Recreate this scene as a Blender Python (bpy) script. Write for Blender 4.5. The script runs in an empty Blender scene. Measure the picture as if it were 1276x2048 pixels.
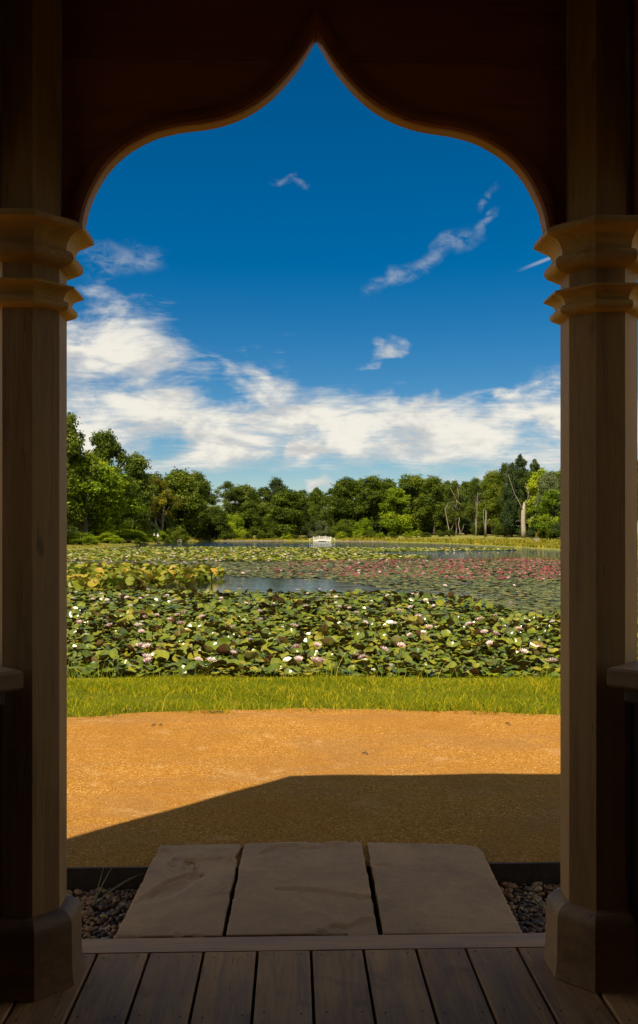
import bpy, bmesh, math, random
import numpy as np
from math import radians, sin, cos, pi, atan2, hypot, sqrt
from mathutils import Vector, Matrix

SC = bpy.context.scene
COL = SC.collection
rng = np.random.default_rng(11)
random.seed(5)

# ------------------------------------------------------------------ camera
FPX, HX, HY = 1760.0, 638.0, 1069.0       # focal length and horizon of the 1276x2048 photograph
EYE = 1.5
cam_d = bpy.data.cameras.new('camera'); cam = bpy.data.objects.new('camera', cam_d); COL.objects.link(cam)
cam.location = (0, 0, EYE); cam.rotation_euler = (pi/2, 0, 0)
cam_d.sensor_fit = 'AUTO'; cam_d.sensor_width = 36; cam_d.lens = FPX/2048*36
cam_d.shift_y = (HY-1024)/2048; cam_d.clip_start = .02; cam_d.clip_end = 6000
SC.camera = cam

# ------------------------------------------------------------------ light
SUNV = Vector((.266, .645, -1.0)).normalized()      # direction the sunlight travels
ELEV = math.asin(-SUNV.z); ROT = atan2(-SUNV.x, -SUNV.y)
sun_d = bpy.data.lights.new('sun', 'SUN'); sun = bpy.data.objects.new('sun', sun_d); COL.objects.link(sun)
sun_d.energy = 5.0; sun_d.angle = radians(.5); sun_d.color = (1, .88, .68)
sun.location = (-8, -20, 30); sun.rotation_euler = SUNV.to_track_quat('-Z', 'Y').to_euler()

SC.view_settings.view_transform = 'Standard'; SC.view_settings.look = 'None'
SC.view_settings.exposure = 0.6; SC.view_settings.gamma = 1; SC.view_settings.use_curve_mapping = False
SC.render.engine = 'CYCLES'
SC.cycles.use_denoising = True
SC.cycles.max_bounces = 8; SC.cycles.diffuse_bounces = 5; SC.cycles.glossy_bounces = 3; SC.cycles.transmission_bounces = 3
SC.cycles.caustics_reflective = False; SC.cycles.caustics_refractive = False
SC.cycles.sample_clamp_indirect = 6


class NT:
    """small helper round a node tree"""
    def __init__(s, tree):
        s.t = tree; s.n = tree.nodes; s.l = tree.links
    def node(s, typ, **kw):
        n = s.n.new(typ)
        for k, v in kw.items(): setattr(n, k, v)
        return n
    def put(s, sock, v):
        if v is None: return
        if isinstance(v, bpy.types.NodeSocket): s.l.new(v, sock)
        elif isinstance(v, (tuple, list)) and len(v) == 3 and sock.type == 'RGBA': sock.default_value = (*v, 1)
        else: sock.default_value = v
    def math(s, op, a, b=None, c=None, clamp=False):
        n = s.node('ShaderNodeMath', operation=op, use_clamp=clamp)
        for i, v in enumerate((a, b, c)): s.put(n.inputs[i], v)
        return n.outputs[0]
    def vmath(s, op, a, b=None, out=0):
        n = s.node('ShaderNodeVectorMath', operation=op)
        s.put(n.inputs[0], a); s.put(n.inputs[1], b)
        return n.outputs['Value'] if op in ('DISTANCE', 'DOT_PRODUCT', 'LENGTH') else n.outputs[0]
    def rng(s, v, a, b, c=0, d=1, smooth=True):
        n = s.node('ShaderNodeMapRange', interpolation_type='SMOOTHSTEP' if smooth else 'LINEAR')
        for i, q in enumerate((v, a, b, c, d)): s.put(n.inputs[i], q)
        return n.outputs[0]
    def noise(s, vec, scale, detail=4, rough=.55, dist=0, dim='3D', w=None):
        n = s.node('ShaderNodeTexNoise', noise_dimensions=dim)
        s.put(n.inputs['Vector'], vec); s.put(n.inputs['Scale'], scale); s.put(n.inputs['Detail'], detail)
        s.put(n.inputs['Roughness'], rough); s.put(n.inputs['Distortion'], dist)
        if w is not None: s.put(n.inputs['W'], w)
        return n.outputs['Fac']
    def mix(s, f, a, b, typ='MIX'):
        n = s.node('ShaderNodeMix', data_type='RGBA', blend_type=typ)
        s.put(n.inputs[0], f); s.put(n.inputs[6], a); s.put(n.inputs[7], b)
        return n.outputs[2]
    def ramp(s, f, stops, interp='LINEAR'):
        n = s.node('ShaderNodeValToRGB'); r = n.color_ramp; r.interpolation = interp
        while len(r.elements) < len(stops): r.elements.new(.5)
        for e, (p, c) in zip(r.elements, stops): e.position = p; e.color = (*c, 1)
        s.put(n.inputs[0], f); return n.outputs[0]
    def scaled(s, vec, sc):
        n = s.node('ShaderNodeMapping'); s.put(n.inputs[0], vec); n.inputs['Scale'].default_value = sc
        return n.outputs[0]


# ------------------------------------------------------------------ sky with clouds
W = bpy.data.worlds.new('World'); SC.world = W; W.use_nodes = True
t = NT(W.node_tree); t.n.clear()
sky = t.node('ShaderNodeTexSky', sky_type='NISHITA')
sky.sun_disc = False; sky.sun_elevation = ELEV; sky.sun_rotation = ROT
sky.altitude = 600; sky.air_density = 1.0; sky.dust_density = .4; sky.ozone_density = 2.2
hs = t.node('ShaderNodeHueSaturation'); hs.inputs['Hue'].default_value = .499; hs.inputs['Saturation'].default_value = 1.56
hs.inputs['Value'].default_value = .82
t.l.new(sky.outputs[0], hs.inputs['Color'])
tc = t.node('ShaderNodeTexCoord'); D = tc.outputs['Generated']
sep = t.node('ShaderNodeSeparateXYZ'); t.l.new(D, sep.inputs[0]); dx, dy, dz = sep.outputs
hor = t.math('SQRT', t.math('ADD', t.math('MULTIPLY', dx, dx), t.math('MULTIPLY', dy, dy)))
el = t.math('DIVIDE', dz, t.math('MAXIMUM', hor, .001))                  # tangent of the elevation
den = t.math('ADD', t.math('MAXIMUM', dz, 0), .11)
pc = t.node('ShaderNodeCombineXYZ')
t.l.new(t.math('DIVIDE', dx, den), pc.inputs[0]); t.l.new(t.math('DIVIDE', dy, den), pc.inputs[1])
P = pc.outputs[0]
DS = t.scaled(D, (1, 1, 2.3))
big = t.noise(DS, 4.2, 3, .5, .3)
fin = t.noise(t.vmath('ADD', DS, (3.3, 1.7, .4)), 11.0, 10, .58, .5)
wisp = t.noise(t.scaled(P, (1.0, 1.9, 1)), 4.2, 8, .62, .9)
wx = t.node('ShaderNodeTexNoise'); t.put(wx.inputs['Vector'], D); wx.inputs['Scale'].default_value = 22; wx.inputs['Detail'].default_value = 6
DW = t.vmath('ADD', D, t.scaled(t.vmath('SUBTRACT', wx.outputs['Color'], (.5, .5, .5)), (.07, .07, .045)))
def dirv(px, py):
    return Vector(((px-HX)/FPX, 1, (HY-py)/FPX)).normalized()
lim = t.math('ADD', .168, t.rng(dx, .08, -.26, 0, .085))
lim = t.math('ADD', lim, t.rng(dy, .92, .35, 0, .95))                     # unseen cloud added high to the sides and behind as neutral fill light
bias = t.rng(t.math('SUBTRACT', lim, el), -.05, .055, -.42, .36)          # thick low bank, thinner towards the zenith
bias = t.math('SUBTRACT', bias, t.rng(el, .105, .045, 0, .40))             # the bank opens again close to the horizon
def blob(px, py, rad, amp):
    global bias
    d_ = t.vmath('DISTANCE', t.scaled(DW, (1, 1, 1.7)), tuple(Vector((1, 1, 1.7))*dirv(px, py)))
    bias = t.math('ADD', bias, t.rng(d_, rad, 0, 0, amp))
for b in ((765, 690, .048, .62), (735, 738, .028, .5), (712, 715, .014, .3), (1020, 782, .022, .3), (1095, 750, .04, .28), (860, 800, .02, .25),
          (960, 450, .022, .40), (972, 392, .022, .40),
          (200, 520, .08, .36), (240, 575, .09, .30), (560, 675, .05, .30), (235, 765, .05, -.22), (330, 748, .045, -.22), (440, 770, .05, -.30), (480, 775, .04, -.2), (1060, 872, .06, -.34),
          (640, 970, .024, .62), (610, 893, .030, .5), (1100, 835, .035, .3), (350, 890, .05, -.25), (820, 790, .03, -.25)):
    blob(*b)
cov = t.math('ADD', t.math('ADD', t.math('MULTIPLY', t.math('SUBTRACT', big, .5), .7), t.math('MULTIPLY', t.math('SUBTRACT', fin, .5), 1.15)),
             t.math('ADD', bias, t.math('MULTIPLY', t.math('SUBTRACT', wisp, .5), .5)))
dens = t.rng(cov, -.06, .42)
# a short vapour trail: a thin arc of a great circle
A_, B_ = dirv(1035, 542), dirv(1125, 506)
nrm = A_.cross(B_).normalized(); along = (B_-A_).normalized()
tr = t.rng(t.math('ABSOLUTE', t.vmath('DOT_PRODUCT', D, tuple(nrm))), .0026, .0004)
ta = t.vmath('DOT_PRODUCT', t.vmath('SUBTRACT', D, tuple(A_)), tuple(along))
tr = t.math('MULTIPLY', tr, t.math('MULTIPLY', t.rng(ta, -.004, .03), t.rng(ta, .12, .06)))
dens = t.math('MAXIMUM', dens, t.math('MULTIPLY', tr, .4))
def streak(a, b_, width, amp):
    """thin torn veil of high cloud along a great circle"""
    global dens
    A2, B2 = dirv(*a), dirv(*b_); n2 = A2.cross(B2).normalized(); al = (B2-A2).normalized(); L2 = (B2-A2).length
    ac = t.rng(t.math('ABSOLUTE', t.vmath('DOT_PRODUCT', DW, tuple(n2))), width, 0)
    ta2 = t.vmath('DOT_PRODUCT', t.vmath('SUBTRACT', DW, tuple(A2)), tuple(al))
    m2 = t.math('MULTIPLY', t.rng(ta2, -.01, L2*.25), t.rng(ta2, L2+.01, L2*.75))
    m2 = t.math('MULTIPLY', t.math('MULTIPLY', ac, m2), t.rng(t.math('ADD', t.math('MULTIPLY', fin, .5), t.math('MULTIPLY', veil, .5)), .40, .62))
    dens = t.math('MAXIMUM', dens, t.math('MULTIPLY', m2, amp))
veil = t.noise(t.scaled(D, (1, 1, 1.6)), 60, 6, .6, .6)
streak((728, 586), (945, 470), .012, .36); streak((940, 470), (990, 425), .007, .34); streak((945, 410), (990, 372), .008, .34)
streak((545, 356), (590, 340), .005, .34); streak((592, 350), (618, 362), .005, .28); streak((150, 530), (330, 520), .020, .34); streak((1060, 760), (1140, 735), .014, .5)
dens = t.math('MULTIPLY', dens, t.rng(el, -.02, .02))
fin2 = t.noise(t.vmath('ADD', DS, (3.3-.018, 1.7-.02, .4+.07)), 11.0, 6, .58, .5)      # the same cloud a little towards the sun: thick there means shade here
relief = t.math('SUBTRACT', fin, fin2)
ccol = t.mix(t.rng(relief, -.16, .12), (5.6, 5.6, 5.5), (9.3, 8.8, 7.7))
ccol = t.mix(t.rng(cov, .05, .5, .75, 0), ccol, (6.6, 6.6, 6.3))
W.cycles.sampling_method = 'MANUAL'; W.cycles.sample_map_resolution = 256
bg = t.node('ShaderNodeBackground'); bg.inputs['Strength'].default_value = .066
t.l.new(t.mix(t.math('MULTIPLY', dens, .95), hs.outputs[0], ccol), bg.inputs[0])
wo = t.node('ShaderNodeOutputWorld'); t.l.new(bg.outputs[0], wo.inputs[0])


# ------------------------------------------------------------------ materials
MATS = {}
def new_mat(name):
    m = bpy.data.materials.new(name); m.use_nodes = True; MATS[name] = m
    q = NT(m.node_tree); b = q.n['Principled BSDF']
    return m, q, b
def bump(q, b, h, strength, dist):
    n = q.node('ShaderNodeBump'); n.inputs['Strength'].default_value = strength; n.inputs['Distance'].default_value = dist
    q.put(n.inputs['Height'], h); q.l.new(n.outputs[0], b.inputs['Normal'])
def objco(q): return q.node('ShaderNodeTexCoord').outputs['Object']
def objrnd(q): return q.node('ShaderNodeObjectInfo').outputs['Random']

def wood(name, c1, c2, axis, rough=.6, fine=1.0, stain=None, bstr=.35):
    """axis: direction of the grain"""
    m, q, b = new_mat(name)
    sc = [1, 1, 1]; sc[axis] = .07
    co = q.vmath('ADD', objco(q), q.vmath('SCALE', (7.3, 3.1, 5.7), None)) if False else objco(q)
    off = q.node('ShaderNodeCombineXYZ'); r = objrnd(q)
    q.put(off.inputs[0], q.math('MULTIPLY', r, 13.0)); q.put(off.inputs[1], q.math('MULTIPLY', r, 29.0)); q.put(off.inputs[2], q.math('MULTIPLY', r, 7.0))
    co = q.vmath('ADD', co, off.outputs[0])
    g1 = q.noise(q.scaled(co, tuple(sc)), 22*fine, 6, .6, .8)
    g2 = q.noise(q.scaled(co, tuple(sc)), 110*fine, 4, .6, .2)
    g3 = q.noise(co, 2.3, 4, .6)
    f = q.math('ADD', q.math('MULTIPLY', g1, .6), q.math('ADD', q.math('MULTIPLY', g2, .25), q.math('MULTIPLY', g3, .3)))
    f = q.math('ADD', f, q.math('MULTIPLY', q.math('SUBTRACT', r, .5), .22))
    c = q.mix(q.rng(f, .36, .82), c1, c2)
    chk = q.noise(q.scaled(co, tuple(sc)), 75*fine, 3, .5, .3)
    c = q.mix(q.rng(chk, .68, .74, 0, .6), c, tuple(v*.35 for v in c1))
    kn = q.rng(q.noise(q.scaled(co, tuple(.35 if i_ == axis else 1 for i_ in range(3))), 9, 2, .4), .74, .80, 0, .6)
    c = q.mix(kn, c, tuple(v*.4 for v in c1))
    if stain:
        s_ = q.rng(q.noise(co, 6, 6, .65), .52, .72, 0, .55)
        c = q.mix(s_, c, stain)
    q.put(b.inputs['Base Color'], c)
    q.put(b.inputs['Roughness'], q.rng(g1, .3, .7, rough-.08, rough+.12))
    bump(q, b, q.math('ADD', g1, q.math('MULTIPLY', g2, .7)), bstr, .004)
    return m
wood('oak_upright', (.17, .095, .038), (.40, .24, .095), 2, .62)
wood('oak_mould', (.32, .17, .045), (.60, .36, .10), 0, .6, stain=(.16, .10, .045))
wood('oak_plinth', (.17, .09, .038), (.36, .215, .10), 0, .6, stain=(.08, .075, .06))
wood('dark_panel', (.27, .098, .058), (.46, .17, .10), 0, .55, fine=.7)
wood('arch_edge', (.26, .11, .025), (.42, .19, .05), 0, .5)
wood('deck', (.24, .118, .045), (.56, .295, .11), 1, .75, stain=(.14, .075, .034), bstr=.6)
wood('deck_cross', (.25, .12, .045), (.55, .285, .105), 0, .55, bstr=.5)
wood('ledge', (.19, .105, .045), (.40, .235, .10), 0, .5)
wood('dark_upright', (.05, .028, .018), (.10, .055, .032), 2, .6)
wood('bark', (.05, .038, .025), (.14, .11, .08), 2, .9, fine=.3)
wood('pale_bark', (.17, .135, .09), (.40, .335, .25), 2, .85, fine=.2, stain=(.10, .08, .06))
wood('grey_timber', (.22, .20, .17), (.40, .36, .30), 0, .8)

def mottled(name, stops, scale, rough, bscale=0, bstr=0, bdist=.01, detail=6, spec=.3, stretch=(1, 1, 1), rnd=.0):
    m, q, b = new_mat(name)
    co = q.scaled(objco(q), stretch)
    f = q.noise(co, scale, detail, .6)
    if rnd: f = q.math('ADD', f, q.math('MULTIPLY', q.math('SUBTRACT', objrnd(q), .5), rnd))
    q.put(b.inputs['Base Color'], q.ramp(f, stops)); b.inputs['Roughness'].default_value = rough
    b.inputs['Specular IOR Level'].default_value = spec
    if bstr: bump(q, b, q.noise(co, bscale, 5, .6), bstr, bdist)
    return m
mottled('shingle', [(.3, (.10, .08, .06)), (.7, (.2, .16, .12))], 8, .9, 30, .5)
mottled('soil', [(.3, (.03, .022, .015)), (.7, (.09, .065, .045))], 14, .95, 40, 1, .02)
mottled('steel_rust', [(.3, (.03, .02, .014)), (.7, (.06, .04, .025))], 20, .7, 60, .3, .003)
mottled('pebble_mat', [(.1, (.06, .03, .014)), (.36, (.24, .115, .042)), (.5, (.34, .19, .075)), (.6, (.55, .38, .19)), (.68, (.20, .12, .06)), (.9, (.10, .065, .04))], 1.5, .45, 80, .2, .003, rnd=.9, spec=.25)
mottled('meadow', [(.25, (.11, .13, .022)), (.5, (.19, .19, .03)), (.75, (.30, .24, .06))], .35, .9, 6, 1, .2)
mottled('lawn', [(.25, (.08, .10, .008)), (.5, (.13, .145, .012)), (.75, (.20, .18, .02))], 3, .95, 30, 1, .05, spec=.0)
mottled('white_paint', [(.3, (.62, .60, .54)), (.7, (.80, .78, .72))], 5, .5)
mottled('twig_mat', [(.3, (.04, .03, .02)), (.7, (.12, .08, .05))], 30, .9)
mottled('straw', [(.3, (.20, .20, .09)), (.7, (.42, .38, .20))], 8, .7)
mottled('dead_leaf', [(.3, (.10, .045, .02)), (.7, (.35, .18, .07))], 20, .7)
mottled('stone_edge', [(.3, (.14, .11, .08)), (.7, (.32, .26, .18))], 2, .9, 10, .6)

# flagstone
m, q, b = new_mat('flagstone_mat')
co = q.vmath('ADD', objco(q), (3.1, 2.2, 0)); r = objrnd(q)
a = q.noise(co, 2.4, 7, .62, .5); c_ = q.noise(co, 46, 4, .6); d_ = q.noise(co, 9, 5, .6, 1.0)
f = q.math('ADD', q.math('MULTIPLY', a, .6), q.math('ADD', q.math('MULTIPLY', c_, .18), q.math('MULTIPLY', d_, .25)))
q.put(b.inputs['Base Color'], q.ramp(f, [(.34, (.24, .125, .050)), (.5, (.38, .205, .078)), (.62, (.46, .25, .09)), (.75, (.50, .30, .12))]))
b.inputs['Roughness'].default_value = .75
bump(q, b, q.math('ADD', c_, q.math('MULTIPLY', d_, 1.5)), .6, .006)

# hoggin path: fine orange grit
m, q, b = new_mat('hoggin')
co = objco(q)
v = q.node('ShaderNodeTexVoronoi'); q.put(v.inputs['Vector'], co); v.inputs['Scale'].default_value = 170
v2 = q.node('ShaderNodeTexVoronoi'); q.put(v2.inputs['Vector'], co); v2.inputs['Scale'].default_value = 85
sx = q.node('ShaderNodeSeparateColor'); q.l.new(v.outputs['Color'], sx.inputs[0])
sx2 = q.node('ShaderNodeSeparateColor'); q.l.new(v2.outputs['Color'], sx2.inputs[0])
lo = q.noise(co, .9, 5, .6, .4); mid = q.noise(co, 6, 6, .65)
c = q.ramp(sx.outputs[0], [(0, (.20, 0.082, 0.012)), (.35, (.32, 0.138, 0.019)), (.75, (.40, 0.184, 0.027)), (.93, (.46, 0.242, 0.058)), (1, (.58, 0.407, 0.158))])
c = q.mix(q.rng(sx2.outputs[1], .86, .97, 0, .6), c, (.13, 0.058, 0.014))
c = q.mix(q.rng(sx2.outputs[2], .93, .99, 0, .5), c, (.72, 0.504, 0.187))
c = q.mix(q.rng(lo, .36, .66, 0, .55), c, (.27, 0.121, 0.022))
c = q.mix(q.rng(mid, .5, .75, 0, .35), c, (.44, 0.209, 0.036))
wear = q.noise(q.scaled(co, (.5, 1.3, 1)), 1.1, 6, .65, 1.2)
c = q.mix(q.rng(wear, .46, .64, 0, .38), c, (0.238, 0.129, 0.052))
c = q.mix(q.rng(q.noise(co, 2.7, 4, .7, .6), .56, .68, 0, .3), c, (0.495, 0.309, 0.138))
q.put(b.inputs['Base Color'], c); b.inputs['Roughness'].default_value = .95; b.inputs['Specular IOR Level'].default_value = .05
h = q.math('ADD', q.math('MULTIPLY', v.outputs['Distance'], -1.0), q.math('MULTIPLY', mid, .8))
bump(q, b, h, .7, .004)

# pond water
m, q, b = new_mat('water')
co = objco(q)
b.inputs['Base Color'].default_value = (.012, .016, .012, 1); b.inputs['Roughness'].default_value = .03; b.inputs['IOR'].default_value = 1.33
w1 = q.noise(q.scaled(co, (.55, 1.6, 1)), 1.6, 4, .55, .3); w2 = q.noise(q.scaled(co, (.5, 1.5, 1)), 7, 3, .5)
calm = q.noise(q.scaled(co, (.6, 1, 1)), .05, 2, .5)
bump(q, b, q.math('ADD', w1, q.math('MULTIPLY', w2, .25)), .35, .10)
sp_ = q.node('ShaderNodeSeparateXYZ'); q.put(sp_.inputs[0], co)
q.put([n_ for n_ in q.n if n_.type == 'BUMP'][0].inputs['Strength'], q.rng(sp_.outputs[1], 55, 110, .08, 1.0))

def leafy(name, stops, trans=.38, rough=.55, scale=.5, attr=False, spec=.15, sat=None):
    """foliage: colour by random value and position, part of the light passing through"""
    m, q, b = new_mat(name)
    g = q.node('ShaderNodeNewGeometry').outputs['Position']
    r = objrnd(q)
    if attr:
        at = q.node('ShaderNodeAttribute'); at.attribute_name = 'rnd'
        f = q.math('FRACT', q.math('ADD', at.outputs['Fac'], r))
        f = q.math('ADD', q.math('MULTIPLY', f, .9), q.math('MULTIPLY', q.math('SUBTRACT', q.noise(g, scale, 3, .6), .5), .5))
    else:
        at = q.node('ShaderNodeAttribute'); at.attribute_name = 'rnd'
        f = q.math('ADD', q.noise(g, scale, 3, .6), q.math('MULTIPLY', q.math('SUBTRACT', r, .5), .3))
        f = q.math('ADD', f, q.math('MULTIPLY', q.math('SUBTRACT', at.outputs['Fac'], .5), .4))
    if attr: f = q.math('ADD', f, q.math('MULTIPLY', q.math('SUBTRACT', q.noise(g, 24, 3, .6), .5), .35))
    c = q.ramp(f, stops)
    q.put(b.inputs['Base Color'], c); b.inputs['Roughness'].default_value = rough
    b.inputs['Specular IOR Level'].default_value = spec
    tr = q.node('ShaderNodeBsdfTranslucent'); q.put(tr.inputs[0], q.mix(.5, c, (.20, .26, .02), 'ADD') if False else c)
    ms = q.node('ShaderNodeMixShader'); ms.inputs[0].default_value = trans
    q.l.new(b.outputs[0], ms.inputs[1]); q.l.new(tr.outputs[0], ms.inputs[2])
    q.l.new(ms.outputs[0], q.n['Material Output'].inputs[0])
    return m
leafy('oak_leaf', [(.25, (0.049, 0.076, 0.006)), (.5, (0.097, 0.139, 0.010)), (.75, (0.166, 0.205, 0.016))])
leafy('lime_leaf', [(.25, (0.121, 0.189, 0.008)), (.5, (0.239, 0.326, 0.012)), (.75, (0.399, 0.463, 0.021))])
leafy('olive_leaf', [(.25, (0.049, 0.075, 0.008)), (.5, (0.094, 0.128, 0.013)), (.75, (0.150, 0.188, 0.023))])
leafy('yellow_leaf', [(.25, (0.112, 0.117, 0.008)), (.5, (0.225, 0.214, 0.013)), (.75, (0.375, 0.331, 0.024))])
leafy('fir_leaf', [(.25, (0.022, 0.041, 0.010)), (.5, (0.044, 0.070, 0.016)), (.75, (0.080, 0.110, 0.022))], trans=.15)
leafy('grey_leaf', [(.25, (0.075, 0.102, 0.035)), (.5, (0.125, 0.156, 0.055)), (.75, (0.188, 0.216, 0.080))])
leafy('grass_leaf', [(.12, (0.137, 0.176, 0.005)), (.4, (0.266, 0.291, 0.006)), (.7, (0.425, 0.378, 0.010)), (.93, (0.722, 0.509, 0.027))], attr=True, trans=.45, scale=.9, spec=.05)
leafy('reed_leaf', [(.12, (0.136, 0.145, 0.009)), (.45, (0.258, 0.238, 0.018)), (.8, (0.408, 0.330, 0.032)), (.95, (0.571, 0.422, 0.063))], attr=True, trans=.3, scale=.3)
leafy('shore_leaf', [(.1, (0.098, 0.156, 0.010)), (.6, (0.210, 0.260, 0.020)), (.95, (0.476, 0.377, 0.080))], attr=True, trans=.3, scale=1.2)
leafy('pad_top', [(.05, (0.063, 0.093, 0.007)), (.4, (0.121, 0.161, 0.008)), (.66, (0.189, 0.213, 0.012)), (.90, (0.296, 0.248, 0.016)), (.955, (0.194, 0.104, 0.016)), (.99, (0.126, 0.052, 0.013))],
      attr=True, trans=.15, rough=.23, scale=.6, spec=.8)
leafy('pad_under', [(.1, (.08, .035, .015)), (.5, (.15, .085, .03)), (.9, (.12, .12, .03))], attr=True, trans=.1, rough=.5)
leafy('pad_flat', [(.05, (0.075, 0.091, 0.020)), (.5, (0.128, 0.140, 0.031)), (.85, (0.225, 0.196, 0.039)), (.97, (0.180, 0.098, 0.033))], attr=True, trans=.0, rough=.4, scale=.2)
leafy('pad_far', [(.05, (0.062, 0.097, 0.008)), (.35, (0.137, 0.173, 0.014)), (.65, (0.250, 0.253, 0.024)), (.82, (0.374, 0.310, 0.040)), (.95, (0.125, 0.069, 0.016))], attr=True, trans=.15, rough=.4, scale=.15)
leafy('dock_leaf', [(.05, (0.094, 0.136, 0.010)), (.4, (0.176, 0.199, 0.014)), (.75, (0.305, 0.251, 0.024)), (.95, (0.469, 0.282, 0.048))], attr=True, trans=.25, rough=.4, scale=.5)
leafy('petal_white', [(.1, (.78, .62, .60)), (.6, (.85, .76, .72)), (.95, (.86, .83, .78))], attr=True, trans=.25, rough=.5)
leafy('petal_blush', [(.1, (.66, .34, .38)), (.95, (.78, .52, .52))], attr=True, trans=.25, rough=.5)
leafy('petal_pink', [(.1, (.40, .07, .11)), (.6, (.56, .17, .21)), (.95, (.72, .42, .43))], attr=True, trans=.25, rough=.6)
leafy('stamen', [(.1, (.55, .30, .02)), (.9, (.70, .45, .05))], attr=True, trans=.1)
leafy('stalk_mat', [(.1, (.10, .09, .02)), (.9, (.16, .16, .04))], attr=True, trans=.1)

m, q, b = new_mat('clothes_a')
z = q.node('ShaderNodeSeparateXYZ'); q.put(z.inputs[0], objco(q))
q.put(b.inputs['Base Color'], q.ramp(q.math('DIVIDE', z.outputs[2], 1.75), [(0, (.02, .02, .025)), (.53, (.02, .02, .025)), (.535, (.75, .72, .70)), (.84, (.75, .72, .70)), (.845, (.55, .34, .25)), (1, (.55, .34, .25))], 'CONSTANT'))
m, q, b = new_mat('clothes_b')
z = q.node('ShaderNodeSeparateXYZ'); q.put(z.inputs[0], objco(q))
q.put(b.inputs['Base Color'], q.ramp(q.math('DIVIDE', z.outputs[2], 1.75), [(0, (.05, .04, .04)), (.06, (.55, .34, .25)), (.28, (.03, .03, .04)), (.55, (.82, .80, .78)), (.84, (.55, .34, .25)), (1, (.55, .34, .25))], 'CONSTANT'))
mottled('hair_grey', [(.3, (.5, .48, .45)), (.7, (.7, .68, .64))], 40, .8)
mottled('cap_white', [(.3, (.75, .73, .7)), (.7, (.82, .8, .78))], 20, .8)


# ------------------------------------------------------------------ object helpers
def link(o, parent=None):
    COL.objects.link(o)
    if parent is not None: o.parent = parent
    return o
def tag(o, label=None, cat=None, group=None, kind=None):
    if label: o['label'] = label
    if cat: o['category'] = cat
    if group: o['group'] = group
    if kind: o['kind'] = kind
    return o
def empty(name, loc=(0, 0, 0), rz=0, **kw):
    o = bpy.data.objects.new(name, None); link(o); o.location = loc; o.rotation_euler = (0, 0, rz); o.empty_display_size = .1
    return tag(o, **kw)
def mesh(name, V, F, mats, smooth=False, mi=None, rnd=None):
    """V (n,3); F list of faces or (n,k) array"""
    me = bpy.data.meshes.new(name)
    V = np.asarray(V, dtype=np.float32)
    if isinstance(F, np.ndarray):
        n, k = F.shape
        me.vertices.add(len(V)); me.vertices.foreach_set('co', V.ravel())
        me.loops.add(n*k); me.loops.foreach_set('vertex_index', F.astype(np.int32).ravel())
        me.polygons.add(n); me.polygons.foreach_set('loop_start', np.arange(0, n*k, k, dtype=np.int32))
        me.update(calc_edges=True)
    else:
        me.from_pydata([tuple(v) for v in V.tolist()], [], F)
    for mm in (mats if isinstance(mats, (list, tuple)) else [mats]): me.materials.append(MATS[mm])
    if mi is not None: me.polygons.foreach_set('material_index', np.asarray(mi, dtype=np.int32))
    if smooth: me.polygons.foreach_set('use_smooth', np.ones(len(me.polygons), dtype=bool))
    if rnd is not None:
        at = me.attributes.new('rnd', 'FLOAT', 'POINT'); at.data.foreach_set('value', np.asarray(rnd, dtype=np.float32))
    me.validate(); me.update()
    return me
def obj(name, me, parent=None, loc=None, **kw):
    o = bpy.data.objects.new(name, me); link(o, parent)
    if loc is not None: o.location = loc
    return tag(o, **kw)
def clone(o, parent=None):
    c = o.copy(); link(c)
    if parent is not None: c.parent = parent
    for ch in list(o.children): clone(ch, c)
    return c

class MB:
    """collects shapes of ONE part"""
    def __init__(s): s.v = []; s.f = []
    def add(s, V, F):
        k = len(s.v); s.v += [tuple(x) for x in V]; s.f += [tuple(i+k for i in f) for f in F]; return s
    def box(s, x0, x1, y0, y1, z0, z1, bev=0):
        if not bev:
            return s.add([(x0,y0,z0),(x1,y0,z0),(x1,y1,z0),(x0,y1,z0),(x0,y0,z1),(x1,y0,z1),(x1,y1,z1),(x0,y1,z1)],
                         [(0,3,2,1),(4,5,6,7),(0,1,5,4),(1,2,6,5),(2,3,7,6),(3,0,4,7)])
        q = bev
        ring = lambda z, i: [(x0+i,y0+i,z),(x1-i,y0+i,z),(x1-i,y1-i,z),(x0+i,y1-i,z)]
        V = ring(z0, q)+ring(z0+q, 0)+ring(z1-q, 0)+ring(z1, q)
        F = [(3,2,1,0),(12,13,14,15)]
        for k in range(3):
            for j in range(4): a = k*4+j; b_ = k*4+(j+1) % 4; F.append((a, b_, b_+4, a+4))
        return s.add(V, F)
    def tube(s, pts, rad, n=7, cap=True):
        pts = [Vector(p) for p in pts]; V = []; F = []
        up = Vector((.31, .17, .93)) if abs((pts[-1]-pts[0]).normalized().z) < .9 else Vector((1, .1, 0))
        for i, p in enumerate(pts):
            tdir = (pts[min(i+1, len(pts)-1)]-pts[max(i-1, 0)]).normalized()
            a = tdir.cross(up).normalized(); b_ = tdir.cross(a)
            for k in range(n):
                an = 2*pi*k/n; V.append(p+rad[i]*(cos(an)*a+sin(an)*b_))
        for i in range(len(pts)-1):
            for k in range(n):
                k2 = (k+1) % n; F.append((i*n+k, i*n+k2, (i+1)*n+k2, (i+1)*n+k))
        if cap:
            F.append(tuple(range(n-1, -1, -1))); F.append(tuple((len(pts)-1)*n+k for k in range(n)))
        return s.add(V, F)
    def mesh(s, name, mat, smooth=False): return mesh(name, np.array(s.v), s.f, mat, smooth)
    def build(s, name, mat, parent=None, smooth=False, loc=None, **kw): return obj(name, s.mesh(name, mat, smooth), parent, loc, **kw)

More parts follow.
